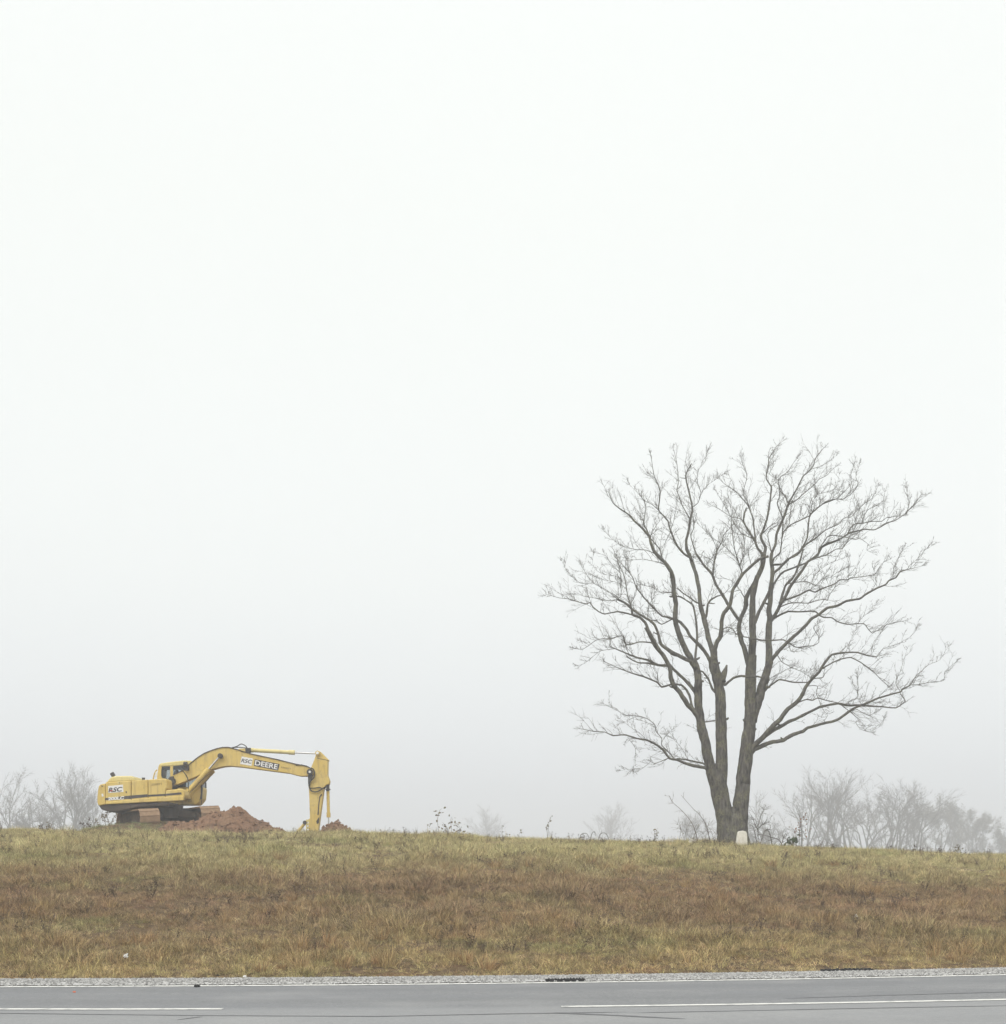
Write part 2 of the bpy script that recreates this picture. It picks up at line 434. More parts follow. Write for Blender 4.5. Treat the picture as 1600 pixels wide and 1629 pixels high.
def ribbon(name, xs, y0, y1, z, mat, parent=None, kind=None):
    """a sheet between two curves y0(x), y1(x)"""
    mb = MB()
    for i, x in enumerate(xs):
        mb.v += [(x, float(y0(x)), z), (x, float(y1(x)), z)]
        if i: a = 2 * i; mb.f.append((a - 2, a, a + 1, a - 1))
    return build(name, mb, mat, parent, kind=kind)
xs_road = axis([(-390, -40, 10), (-40, 40, .5), (40, 390, 10)])
road = ribbon('road', xs_road, lambda x: lane(x) - 13.5, lambda x: edge(x) + .16, .010, MAT['asphalt'])
tag(road, 'grey asphalt road with white lines in front of the bank', 'road', kind='structure')
ribbon('edge_line', axis([(-60, 60, .5)]), lambda x: edge(x) - .10, lambda x: edge(x) + .11, .016, MAT['line'], road)
x0 = (360 - 800) * 18.08 / F_PX; x1 = (893 - 800) * 18.1 / F_PX; gap = x1 - x0; dl = 6.6
for k in range(-4, 5):
    a = x1 + k * (gap + dl)
    ribbon('lane_dash', np.linspace(a, a + dl, 14), lambda x: lane(x) - .085, lambda x: lane(x) + .085, .016, MAT['line'], road)
# dark streaks left by tyres and a sealed seam between the lanes
def streak(name, pts, w):
    xs = np.linspace(pts[0][0], pts[-1][0], 40)
    f = lambda x: np.interp(x, [p[0] for p in pts], [p[1] for p in pts])
    ww = lambda x: w * (.45 + .8 * float(vnoise(np.array(x), np.array(3.), .5, 5))) * min(1, (x - xs[0]) * 2 + .15, (xs[-1] - x) * 2 + .15)
    return ribbon(name, xs, lambda x: f(x) - ww(x), lambda x: f(x) + ww(x), .0135, MAT['mark'], road)
def rp(px, py):
    Y = F_PX * (CAM_H) / (py - ROW_H); return ((px - 800) * Y / F_PX, Y)
streak('tyre_streak', [rp(-40, 1613), rp(300, 1617), rp(600, 1618.5), rp(800, 1614.5), rp(1000, 1611.5)], .035)
streak('tyre_streak', [rp(880, 1613), rp(960, 1616), rp(1090, 1622.5)], .085)
streak('tyre_streak', [rp(1000, 1613), rp(1180, 1609.5), rp(1400, 1605), rp(1650, 1600.5)], .03)
streak('tyre_streak', [rp(282, 1624), rp(300, 1621.5), rp(322, 1619)], .16)
streak('tyre_streak', [rp(1240, 1590), rp(1400, 1585), rp(1650, 1578)], .03)

# ------------------------------------------------------------------ scattering
def proto_collection(name, meshes, mat):
    c = bpy.data.collections.new(name)
    for i, me in enumerate(meshes):
        o = bpy.data.objects.new(name + '_sprig', me); c.objects.link(o)
        if not me.materials: me.materials.append(mat)
    return c
def scatter(o, coll, density, smin, smax, seed, tilt=.15):
    ng = bpy.data.node_groups.new('scatter', 'GeometryNodeTree')
    ng.interface.new_socket('Geometry', in_out='INPUT', socket_type='NodeSocketGeometry')
    ng.interface.new_socket('Geometry', in_out='OUTPUT', socket_type='NodeSocketGeometry')
    gi = ng.nodes.new('NodeGroupInput'); go = ng.nodes.new('NodeGroupOutput')
    d = ng.nodes.new('GeometryNodeDistributePointsOnFaces'); d.inputs['Seed'].default_value = seed
    na = ng.nodes.new('GeometryNodeInputNamedAttribute'); na.data_type = 'FLOAT'; na.inputs['Name'].default_value = 'thick'
    mu = ng.nodes.new('ShaderNodeMath'); mu.operation = 'MULTIPLY'; mu.inputs[1].default_value = density
    ng.links.new(na.outputs['Attribute'], mu.inputs[0]); ng.links.new(mu.outputs[0], d.inputs['Density'])
    ng.links.new(gi.outputs[0], d.inputs['Mesh'])
    ip = ng.nodes.new('GeometryNodeInstanceOnPoints'); ng.links.new(d.outputs['Points'], ip.inputs['Points'])
    ci = ng.nodes.new('GeometryNodeCollectionInfo'); ci.inputs['Collection'].default_value = coll
    ci.inputs['Separate Children'].default_value = True; ci.inputs['Reset Children'].default_value = True
    ng.links.new(ci.outputs[0], ip.inputs['Instance']); ip.inputs['Pick Instance'].default_value = True
    rv = ng.nodes.new('FunctionNodeRandomValue'); rv.data_type = 'FLOAT_VECTOR'
    rv.inputs[0].default_value = (-tilt, -tilt, 0); rv.inputs[1].default_value = (tilt, tilt, 6.283); rv.inputs['Seed'].default_value = seed + 1
    ng.links.new(rv.outputs[0], ip.inputs['Rotation'])
    rs = ng.nodes.new('FunctionNodeRandomValue'); rs.data_type = 'FLOAT'
    rs.inputs[2].default_value = smin; rs.inputs[3].default_value = smax; rs.inputs['Seed'].default_value = seed + 2
    nb = ng.nodes.new('GeometryNodeInputNamedAttribute'); nb.data_type = 'FLOAT'; nb.inputs['Name'].default_value = 'tall'
    m2 = ng.nodes.new('ShaderNodeMath'); m2.operation = 'MULTIPLY'
    ng.links.new(rs.outputs[1], m2.inputs[0]); ng.links.new(nb.outputs['Attribute'], m2.inputs[1])
    ng.links.new(m2.outputs[0], ip.inputs['Scale'])
    ng.links.new(ip.outputs[0], go.inputs[0])
    md = o.modifiers.new('scatter', 'NODES'); md.node_group = ng
def stuff(name, gx, gy, thick, tall, label, cat, zoff=0.):
    me = grid_mesh(name, gx, gy, lambda X, Y: zt(X, Y) + zoff)
    n = len(me.vertices); co = np.empty(n * 3); me.vertices.foreach_get('co', co); co = co.reshape(-1, 3)
    for nm, fn in (('thick', thick), ('tall', tall)):
        a = me.attributes.new(nm, 'FLOAT', 'POINT'); a.data.foreach_set('value', np.ascontiguousarray(fn(co[:, 0], co[:, 1]) * np.ones(n), dtype=np.float32))
    o = bpy.data.objects.new(name, me); col.objects.link(o)
    return tag(o, label, cat, kind='stuff')

def tuft(n, rad, lmin, lmax, lean, wid, droop, rs):
    r = random.Random(rs); v = []; f = []; sh = []
    for _ in range(n):
        a = r.random() * 6.283; q = rad * math.sqrt(r.random())
        x, y = q * math.cos(a), q * math.sin(a)
        b = a + r.gauss(0, .9); L = lmin + (lmax - lmin) * r.random() ** 1.6
        ln = lean * (.25 + r.random()); w = wid * (.6 + .8 * r.random())
        dx, dy = math.cos(b), math.sin(b); s_ = r.random() * 3.14; sx, sy = math.cos(s_), math.sin(s_)
        i = len(v); tone = .34 + 1.05 * r.random()
        for k, tt in enumerate((0, .5, 1)):
            hz = L * (tt - droop * ln * tt * tt * .5); ho = L * ln * tt ** 1.5
            ww = w * (1, .8, .12)[k]
            v.append((x + dx * ho - sx * ww, y + dy * ho - sy * ww, hz - .02)); v.append((x + dx * ho + sx * ww, y + dy * ho + sy * ww, hz - .02))
            sh += [tone] * 2
        f += [(i, i + 1, i + 3, i + 2), (i + 2, i + 3, i + 5, i + 4)]
    me = bpy.data.meshes.new('tuft'); me.from_pydata(v, [], f); me.update()
    c = me.attributes.new('shade', 'FLOAT_COLOR', 'POINT')
    c.data.foreach_set('color', np.repeat(np.array(sh, dtype=np.float32), 4))
    return me

def in_view(X, Y, m=3.5): return (np.abs(X) < .352 * Y + m).astype(float)
fx = axis([(-24, 25.6, .4)]); fy = axis([(22, 66, .4)])
def up_bank(X, Y): return Y - (edge(X) - 22.0)
def thick_grass(X, Y):
    ys = up_bank(X, Y)
    w = in_view(X, Y) * ((ys > 23.12 + .75 * (vnoise(X, Y, .55, 41) - .5)) & (ys < 59)) * np.where(ys > 53.5, .4, 1)
    w = w * np.clip(.25 + 1.35 * vnoise(X, Y, .75, 8), .25, 1.35)
    ex = ((X + 13.2) / 3.6) ** 2 + ((Y - 60.5) / 2.6) ** 2
    w = w * np.where(ex < 1, .45, 1) * np.where((np.abs(X + 8.2) < 1.6) & (np.abs(Y - 60.4) < 1.5), 0, 1)
    return w
def tall_grass(X, Y):
    ys = up_bank(X, Y)
    return np.interp(ys, [23.1, 23.9, 25.6, 40, 48, 60], [.40, .58, .95, .85, .72, .75]) * (.45 + .85 * vnoise(X, Y, 1.7, 3) ** 1.2) * (.55 + .8 * vnoise(X, Y, .65, 4))
g_sets = [tuft(60, .17, .06, .25, 1.1, .0042, .7, k) for k in range(5)] + [tuft(52, .20, .10, .36, 1.7, .0045, .95, 20 + k) for k in range(5)] + [tuft(30, .10, .12, .38, .5, .0036, .35, 40 + k) for k in range(2)]
grass = stuff('grass', fx, fy, thick_grass, tall_grass, 'dry brown and straw coloured grass covering the bank', 'grass')
scatter(grass, proto_collection('grass_blades', g_sets, MAT['grass']), 62, .75, 1.25, 11, .3)

# orange-brown clumps standing above the rest on the lower bank
def clump_mat():
    m, t, b = new_mat('broomsedge'); oi = t.nodes.new('ShaderNodeObjectInfo')
    c = mixc(t, oi.outputs['Random'], (.39, .245, .12), (.42, .31, .15))
    at_ = t.nodes.new('ShaderNodeAttribute'); at_.attribute_name = 'shade'
    t.links.new(mixc(t, 1.0, c, at_.outputs['Color'], 'MULTIPLY'), b.inputs['Base Color']); b.inputs['Roughness'].default_value = .85
    b.inputs['Specular IOR Level'].default_value = .12; return m
c_sets = [tuft(110, .13, .16, .42, .7, .004, .6, 60 + k) for k in range(4)]
clumps = stuff('dead_grass_clumps', fx, fy,
               lambda X, Y: in_view(X, Y) * np.interp(up_bank(X, Y), [23.6, 24.3, 27, 30, 38, 42], [0, 1, 1, .55, .25, 0]) * np.clip((vnoise(X, Y, 1.9, 12) - .42) * 4, 0, 1),
               lambda X, Y: np.ones_like(X), 'rust coloured grass clumps dotted over the lower bank', 'grass clumps')
scatter(clumps, proto_collection('clump_blades', c_sets, clump_mat()), 2.6, .6, 1.15, 31, .2)

# dark weedy scraps and stalks
d_mat = simple('dead_weed', (.075, .055, .042), (.12, .085, .06), 5, .9, .1)
def weed_sprig(rs):
    r = random.Random(rs); mb = MB()
    for _ in range(5):
        a = r.random() * 6.28; L = .12 + .22 * r.random(); ln = .2 + .5 * r.random()
        p = [(0, 0, -.02), (math.cos(a) * ln * L * .5, math.sin(a) * ln * L * .5, L * .5), (math.cos(a) * ln * L, math.sin(a) * ln * L, L)]
        mb.tube(p, [.004, .003, .002], 3)
        for k in range(6):
            q = .3 + .7 * r.random(); b = r.random() * 6.28
            mb.leaf((p[2][0] * q, p[2][1] * q, p[2][2] * q), (math.cos(b), math.sin(b), r.uniform(-.4, .6)), (0, 0, 1), .04 + .05 * r.random(), .022)
    me = bpy.data.meshes.new('weed_sprig'); me.from_pydata(mb.v, [], mb.f); me.update(); return me
weeds = stuff('dead_weeds', fx, fy,
              lambda X, Y: in_view(X, Y) * ((up_bank(X, Y) > 25.5) & (up_bank(X, Y) < 53)) * np.clip((vnoise(X, Y, 1.3, 22) - .4) * 3, 0, 1),
              lambda X, Y: np.ones_like(X), 'small dark dead weeds scattered through the dry grass', 'weeds')
scatter(weeds, proto_collection('weed_sprigs', [weed_sprig(k) for k in range(5)], d_mat), 2.2, .6, 1.2, 51, .3)

# ------------------------------------------------------------------ gravel shoulder
def berm(X, Y):
    q = Y - edge(X); return np.interp(q, [.1, .2, .45, .75, 1.0, 1.2], [.004, .025, .05, .05, .03, .0])
def gravel_mat(name, c1, c2):
    m, t, b = new_mat(name); oi = t.nodes.new('ShaderNodeObjectInfo'); v = coords(t, kind='World')
    n = noise(t, v, 30, 4, .7)
    c = mixc(t, rng(t, n, .3, .7), c1, c2)
    hs = t.nodes.new('ShaderNodeHueSaturation'); t.links.new(c, hs.inputs['Color'])
    t.links.new(rng(t, oi.outputs['Random'], 0, 1, .6, 1.25), hs.inputs['Value']); t.links.new(hs.outputs[0], b.inputs['Base Color'])
    b.inputs['Roughness'].default_value = .95; b.inputs['Specular IOR Level'].default_value = .15; bump(t, b, n, .6, .02); return m
MAT['gravel'] = gravel_mat('crushed_stone', (.30, .295, .285), (.46, .45, .435))
mb = MB(); xs = axis([(-45, 45, .25)]); qs = [.165, .22, .35, .5, .7, .9, 1.05, 1.2]
for i, x in enumerate(xs):
    for q in qs:
        Y = float(edge(x)) + q; mb.v.append((x, Y, float(berm(x, Y)) + max(0, gz(x, Y)) * .6 + .006))
for i in range(len(xs) - 1):
    for k in range(len(qs) - 1):
        a = i * len(qs) + k; mb.f.append((a, a + len(qs), a + len(qs) + 1, a + 1))
shoulder = build('gravel_shoulder', mb, MAT['gravel'], smooth=True)
tag(shoulder, 'low grey gravel shoulder between road and grass', 'shoulder', kind='structure')
def pebble(rs):
    r = random.Random(rs); bm = bmesh.new(); bmesh.ops.create_icosphere(bm, subdivisions=1, radius=1)
    for v_ in bm.verts: v_.co *= .7 + .5 * r.random(); v_.co.z *= .7
    me = bpy.data.meshes.new('pebble'); bm.to_mesh(me); bm.free(); return me
pgx = axis([(-13, 14.2, .2)]); pq = np.linspace(.02, 1.32, 9)
mb = MB()
for x in pgx:
    for q in pq: mb.v.append((x, float(edge(x)) + q, float(berm(x, float(edge(x)) + q)) + .012 + max(0, gz(x, float(edge(x)) + q)) * .6))
for i in range(len(pgx) - 1):
    for k in range(len(pq) - 1):
        a = i * len(pq) + k; mb.f.append((a, a + len(pq), a + len(pq) + 1, a + 1))
gravel = build('gravel', mb, None); tag(gravel, 'loose pale crushed stones on the road shoulder', 'gravel', kind='stuff')
th = np.array([np.interp(k % len(pq), [0, 1, 2, 6, 7, 8], [.02, .25, 1, 1, .6, .15]) for k in range(len(mb.v))], dtype=np.float32)
for nm, vals in (('thick', th), ('tall', np.ones(len(mb.v), dtype=np.float32))):
    a = gravel.data.attributes.new(nm, 'FLOAT', 'POINT'); a.data.foreach_set('value', vals)
scatter(gravel, proto_collection('pebbles', [pebble(k) for k in range(5)], MAT['gravel']), 900, .007, .026, 71, 1.5)

# ================================================================== THE BIG BARE TREE
CROP = {'1': (1060, 880, 8), '2': (870, 880, 8), '3': (960, 710, 8), '4': (1130, 700, 8), '5': (1240, 860, 8), '6': (1300, 740, 8),
        '7': (1080, 1060, 8), '8': (1300, 1000, 6.957), 'A': (900, 1000, 4.526), 'D': (1180, 1000, 3.81), 'P': (0, 0, 1)}
TREE_Y = 51.5
TS = TREE_Y / F_PX                                # metres per photo pixel at the tree
# (measuring frame, width at start, width at end, depth drift, points) - the limbs of this tree, thick ones first
BR = [
 ('P', 27, 27, 0, '1157,1346 1156.5,1335 1155,1312 1149.5,1284 1145,1262 1142,1245 1139,1228 1137,1215'),
 ('P', 27, 18.5, 0, '1177,1346 1176.5,1335 1177,1308 1178.5,1280 1180,1260 1183,1235 1186,1210 1188,1185 1190,1165'),
 ('7', 18, 10, -.06, '480,1600 430,1400 395,1250 355,1100 315,900 275,700 250,500 245,300 235,100 210,0 180,-100'),
 ('7', 20, 15, .05, '510,1640 535,1450 545,1250 540,1000 535,700 525,400 500,200 450,0 430,-120'),
 ('7', 22.5, 16, .0, '815,1500 848,1200 868,1000 893,800 910,620 905,400 912,200 915,0 925,-140'),
 ('7', 16, 12, .10, '930,700 985,520 1020,400 1060,250 1120,80 1140,0 1150,-60'),
 ('7', 14, 3, .1, '545,200 560,130 590,50 608,-15'),
 # middle stem
 ('1', 13, 11, .05, '600,1480 610,1300 600,1220'),
 ('1', 8.5, 5, -.2, '605,1260 640,1150 690,1050 700,950 700,850 730,760 800,670 830,560 840,470 900,380 970,270 1070,170 1180,80 1300,40'),
 ('1', 10, 6.5, .15, '600,1260 570,1200 530,1080 510,950 480,830 440,720 420,550 410,420 370,250 330,120 290,0'),
 ('1', 7.5, 4.5, .3, '555,1390 540,1340 480,1240 390,1150 300,1050 240,950 180,880 100,840 0,810'),
 ('2', 4.3, 1.4, .3, '1600,840 1540,815 1460,800 1390,730 1320,660 1230,560 1140,440 1090,310 1050,250 960,150 880,60'),
 ('2', 3, 2.2, .2, '1600,835 1570,850 1460,905 1390,860 1290,850 1200,790 1120,720'),
 ('1', 5, 2.5, -.3, '480,850 510,800 520,700 525,650 560,600 640,550 690,535'),
 ('1', 4.2, 2.5, -.1, '420,640 370,620 290,560 200,500 140,450'),
 ('3', 6.3, 2, .1, '1150,1520 1110,1420 1060,1310 1050,1200 1080,1080 1100,940 1130,830 1125,730 1090,600 1060,470 1045,380 1065,310 1120,220'),
 ('3', 4.8, 1, -.2, '1110,1420 1030,1370 950,1290 900,1190 850,1070 820,950 750,870 700,810 710,700 720,580 700,500 640,360 600,100'),
 ('3', 2.6, .9, .3, '1100,930 1060,860 1000,750 960,640 930,560 950,480 950,380 930,200 890,30'),
 ('3', 2.2, .8, -.3, '1125,780 1200,720 1240,590 1200,480 1190,400 1210,290 1290,200 1315,60'),
 ('3', 1.4, .7, .3, '1240,590 1330,490 1400,440 1530,350'),
 ('3', 1.9, .7, -.3, '700,810 620,740 520,690 430,590 330,490'),
 ('3', 1.8, .7, .4, '850,1070 890,960 910,860 930,780 935,700'),
 ('3', 2.2, 1, .3, '850,1090 800,1190 770,1260 730,1310'),
 # left stem
 ('1', 11, 8, -.15, '340,1400 300,1320 260,1270 220,1170 170,1050 120,900 110,800 120,650 100,500 85,350 60,250'),
 ('3', 7.5, 1.2, -.1, '860,1600 780,1480 700,1400 640,1330 600,1230 590,1150 530,1080 450,1000 380,940 320,870 200,790 120,720 70,600'),
 ('3', 3.2, 1, .3, '590,1150 550,1060 510,1000 520,900 535,800 520,700 480,640'),
 ('3', 4, 1.5, .3, '740,1440 720,1320 660,1240 590,1170'),
 ('3', 2, .8, -.3, '590,1150 640,1060 690,980 740,920'),
 ('3', 2.2, .8, .3, '640,1360 540,1320 420,1315 300,1290 200,1250 90,1160 0,1070'),
 ('3', 2.2, .8, -.3, '730,1480 620,1460 500,1435 380,1445 220,1410'),
 ('1', 8, 6, -.3, '340,1400 290,1370 180,1320 80,1260 0,1210'),
 ('2', 6, 4, -.2, '1600,1280 1520,1215 1450,1160 1420,1040 1370,910 1300,850 1180,780 1090,720'),
 ('1', 5, 2.6, .35, '365,1340 380,1200 390,1050 380,880 365,780 345,690 330,650 240,590 180,555 130,550'),
 ('1', 2.6, 1.6, -.3, '60,495 0,495'),
 ('2', 2.2, .9, -.3, '1590,500 1500,505 1420,490 1370,450 1330,430 1230,410'),
 ('7', 10, 8.5, -.3, '230,620 180,550 100,470 40,390 0,320 -60,250 -90,170'),
 ('A', 8.5, 6.5, -.25, '770,390 752,330 748,280 725,235 690,180 640,120 600,40 575,-10'),
 ('A', 6.5, 5.5, .2, '935,470 920,440 850,360 770,290 745,265'),
 ('2', 6.3, 4, -.1, '1400,1190 1340,1080 1290,980 1250,880 1180,820 1090,780 1070,700 1000,640 900,590'),
 ('2', 2.2, .8, .2, '900,590 800,500 700,440 590,380 500,270 440,160'),
 ('2', 2.2, .8, -.25, '900,590 850,600 750,600 640,575 480,550 400,520 280,520'),
 ('2', 2, .9, .3, '900,580 940,540 945,400 940,260 880,200 790,100 730,0'),
 ('2', 3.8, .9, -.2, '1110,790 990,760 900,745 820,760 730,775 660,745 590,690 545,630 500,645 400,620 290,585 160,570 90,550 0,525'),
 ('2', 2.6, 1, .3, '1075,690 1030,560 1010,430 990,330 960,230 900,120 885,0'),
 ('2', 1.7, 1.2, -.3, '1070,640 1110,550 1140,470'),
 ('2', 1.5, .7, .2, '1050,250 1030,130 1010,0'),
 ('2', 1.3, .6, -.4, '950,330 860,290 720,270 630,220 580,130 590,0'),
 ('2', 1.3, .6, .4, '590,380 480,390 410,370 320,300 240,210 190,100'),
 ('2', 1.3, .6, .4, '940,400 850,360 740,345 650,320 580,280'),
 ('2', 1.6, .8, .3, '1310,660 1330,600 1360,560 1360,470'),
 ('2', 1.6, .8, -.3, '1280,740 1300,660 1280,820'),
 ('2', 3.3, .9, -.3, '1330,1140 1240,1130 1160,1130 1090,1155 1010,1165 980,1120 975,1055 900,1055 820,1090 700,1090 620,1110 540,1170 450,1225 350,1215'),
 ('2', 5.5, 1.6, -.35, '1560,1440 1400,1420 1280,1360 1150,1330 1050,1290 950,1250 870,1215 800,1185 805,1120'),
 ('2', 4, 3, -.1, '1330,1410 1280,1400 1150,1390 1070,1350 1010,1310'),
 ('2', 1.6, .7, .2, '870,1215 780,1225 680,1245 590,1310 480,1400 400,1430'),
 ('2', 1.6, .8, .4, '1080,1290 1075,1220 1060,1170'),
 ('A', 5, 1.2, .3, '905,540 890,480 870,440 830,405 760,400 690,420 660,390 620,370 560,345 470,320 370,280 270,235'),
 ('A', 1.9, 1, .3, '665,390 660,330 640,290 600,270'),
 ('A', 6.3, .9, -.2, '1010,1010 990,1000 920,990 860,970 800,945 745,935 700,870 640,830 580,800 510,790 430,765 340,770 280,745 200,740 100,720'),
 ('A', 4.5, 3.5, -.1, '1010,985 985,970 930,960 870,945 800,935'),
 ('A', 2.4, 1.4, .3, '745,930 700,950 640,970 610,955'),
 ('A', 2.5, .8, .25, '760,910 690,840 690,790 650,740 640,690 590,650 530,630 430,625 370,590 270,540'),
 ('A', 1.4, .7, -.3, '580,800 540,760 480,720 390,650'),
 ('A', 1.3, .7, .3, '450,790 500,860 500,940 480,1010'),
 ('A', 1.2, .7, -.3, '880,945 840,870 780,800 720,760'),
 ('A', 1.2, .6, .3, '610,955 560,1000 480,1010 400,1020'),
 ('7', 3.8, 3.2, .2, '310,715 340,710 460,690'),
 ('7', 5, 3.2, .2, '425,290 410,250 370,150 300,70 245,60'),
 ('7', 5.5, 3, -.3, '590,245 620,215 690,150 790,120 880,130 1000,130 1060,140'),
 # the long limb crossing to the left
 ('1', 9.5, 7.5, .1, '1040,1400 990,1230 950,1100 920,1000 925,900 970,780 1010,660 1020,570 1060,480 1120,380 1150,290'),
 ('1', 13, 7, -.1, '1085,1500 1090,1300 1100,1000 1090,850 1095,700 1095,560 1120,430 1150,330 1210,180 1235,60 1245,0'),
 ('1', 6.2, 4, .25, '930,860 830,720 750,590 680,480 620,370 580,270 490,170 430,80 370,0'),
 ('3', 4.2, 1.6, .2, '1370,1600 1290,1530 1210,1420 1160,1320 1130,1220 1110,1140 1150,1030 1140,900'),
 ('1', 3.2, 2.6, -.3, '590,280 600,180 610,100 640,0'),
 ('3', 3, 1.2, .2, '1400,1560 1410,1450 1450,1320 1510,1200 1530,1130 1600,1050 1680,960'),
 ('3', 2, .8, -.3, '1450,1320 1390,1180 1340,1110 1270,1050 1180,970'),
 ('1', 2, 1.2, .3, '720,530 790,460 830,420'),
 ('3', 1.5, .8, .3, '1400,1460 1300,1410 1150,1410'),
 ('3', 1.8, 1, .3, '1290,1530 1370,1430 1440,1340'),
 ('1', 3, 1.6, -.3, '1000,570 960,510 940,470 870,485'),
 ('1', 7.3, 5, -.25, '1130,860 1180,740 1230,650 1280,560 1310,480 1330,400'),
 # right stem
 ('1', 12, 5.5, .1, '1270,1600 1290,1450 1310,1300 1300,1100 1300,950 1325,830 1310,750 1320,600 1330,450 1350,250 1330,100 1340,0'),
 ('1', 3.6, 1.6, -.4, '1050,1075 960,1060 880,1020 810,1000'),
 ('1', 4, 3, -.4, '1080,1085 1150,1095 1250,1110 1350,1110 1490,1100 1560,1150'),
 ('1', 3, 1.6, -.3, '730,960 790,940 850,970 880,1020'),
 ('4', 6.3, 1.1, .1, '650,1600 660,1500 690,1420 700,1360 650,1270 640,1210 680,1120 720,1010 740,900 760,750 775,600 740,540 710,490 720,400 740,300 740,240 800,140 840,80'),
 ('4', 5, 2.6, -.2, '660,1440 600,1370 560,1270 500,1180 440,1080 420,1030 430,930 460,860'),
 ('4', 4, 1.1, .25, '575,1290 560,1150 540,1000 500,880 470,820 400,740 330,660 240,600 180,560 120,500'),
 ('4', 2.2, .9, -.3, '490,830 440,730 420,700 430,600 460,500 460,420 410,300 400,210'),
 ('4', 2.2, .9, .3, '420,1030 350,990 270,980 200,940 130,890 0,820'),
 ('4', 2.2, .7, -.2, '550,1260 480,1230 400,1190 340,1120 290,1040 265,980 180,830 60,640'),
 ('4', 6, 1.1, .15, '785,1600 770,1480 800,1400 830,1310 840,1200 880,1090 930,1000 960,900 990,820 1040,720 1100,620 1140,540 1180,460 1250,400 1310,330 1340,230 1440,100'),
 ('4', 3.6, 2.8, -.2, '810,1500 890,1430 905,1300 915,1150 925,1040'),
 ('4', 3.4, 2.6, .2, '925,1170 1020,1080 1120,1030 1250,970 1280,930'),
 ('4', 3.2, .9, -.2, '925,1000 870,870 850,800 880,720 880,620 860,520 900,460 980,410 1050,300 1110,230'),
 ('4', 2.6, 2, .2, '990,810 950,710 890,650'),
 ('4', 1.6, .8, .3, '860,510 800,470 750,430 800,330 805,200'),
 ('4', 2, 1.2, -.3, '780,590 810,560 860,520'),
 ('4', 3, .9, .25, '1010,810 1100,760 1200,670 1320,570 1380,500 1480,450 1580,350'),
 ('4', 2.2, 1.2, .3, '1000,1070 1020,900 1060,800'),
 ('4', 2.6, 1.4, -.3, '700,1150 780,1080 860,1050'),
 ('4', 2.6, 1.6, .3, '770,1400 740,1280 730,1190 760,1140 850,1080'),
 ('4', 4.6, 2.8, .2, '930,1580 1000,1510 1120,1430 1180,1350 1230,1240 1245,1100 1260,980 1290,930 1380,850 1480,780 1590,750'),
 ('4', 1.7, .8, -.3, '1290,920 1280,850 1310,770 1360,700 1340,610 1330,560'),
 ('4', 1.5, .7, .3, '1380,850 1400,770 1370,690'),
 ('4', 1.3, .6, -.2, '1290,370 1450,310 1600,200'),
 ('4', 2, .9, .3, '520,1600 490,1480 490,1390 540,1320'),
 ('4', 2.6, 1, .2, '400,1690 375,1590 430,1430 440,1270 460,1180'),
 ('4', 2.4, .7, -.2, '380,1620 310,1400 280,1200 265,1000 260,700'),
 ('4', 1.9, .9, -.3, '330,1500 230,1400 140,1320 50,1260 0,1200'),
 ('6', 2.7, .8, .2, '0,540 80,490 160,460 240,430 330,430 450,350 520,240 490,150 530,0'),
 ('6', 1.7, .7, -.3, '240,430 350,330 440,230 430,120 460,0'),
 ('6', 1.5, .7, .3, '0,370 120,340 240,290 280,120'),
 # long limbs reaching right
 ('5', 5, 4, -.1, '-70,410 0,350 100,240 220,180 280,110 300,70'),
 ('5', 4.8, 4, .15, '-80,560 0,440 60,390 160,350 260,315 350,280 400,250'),
 ('5', 7, 4, -.15, '-100,1010 -40,920 -5,850 20,800 60,740 130,600 210,480 290,380 360,270 430,220 490,170 510,100 560,70 650,30 750,-10'),
 ('5', 5.2, 3, .15, '10,790 40,660 80,570 160,490 220,370 260,260 300,110'),
 ('6', 4.2, 1, -.2, '0,1150 60,1040 140,990 270,950 370,890 400,870 500,840 600,815 720,825 800,790 900,730 1000,700 1110,625 1170,560 1230,510 1320,380'),
 ('6', 1.4, .6, .3, '1150,570 1170,500 1150,380 1130,300'),
 ('5', 3.2, 2.6, .2, '300,90 340,50 420,0'),
 ('4', 3, 2.4, .2, '1220,1320 1330,1260 1460,1150 1600,1080'),
 ('6', 2.6, .8, .25, '0,910 100,830 270,750 320,690 370,660 430,660 500,580 600,490 700,420 770,270'),
 ('6', 2.6, .8, -.3, '60,1010 130,910 200,890 330,910 490,945 540,930 640,1000 630,1080 690,1110'),
 ('6', 3, .9, .2, '390,870 430,790 490,745 580,740 690,715 820,715 880,670 980,655 1110,640'),
 ('6', 2, .8, .3, '490,740 490,690 530,560 600,480'),
 ('6', 2.2, .8, -.3, '575,740 580,680 640,570 740,520 840,450 860,340'),
 ('5', 2.8, 2.2, -.3, '450,225 600,180 720,110 800,100 870,0'),
 ('6', 2.2, .9, -.2, '320,1065 380,970 440,860 500,760'),
 ('5', 4.2, 1, .2, '30,770 150,730 260,690 370,630 450,655 520,620 600,590 700,550 770,500 870,500 900,475 1050,460 1210,430 1270,340 1330,270 1400,240'),
 ('5', 2.2, 1, .3, '370,635 460,570 530,500 580,430 620,370'),
 ('5', 2.8, 1.6, -.3, '90,555 200,530 350,520 440,570'),
 ('5', 1.4, .6, .3, '400,540 440,450 540,350 640,290 850,205'),
 ('5', 1.5, .7, -.3, '540,490 640,470 670,450 730,410 850,350'),
 ('5', 1.5, .8, .3, '880,490 870,380 900,280 870,180'),
 ('5', 3.2, .9, -.2, '20,840 130,795 220,790 370,795 460,765 560,745 610,760 640,680 720,580 820,530'),
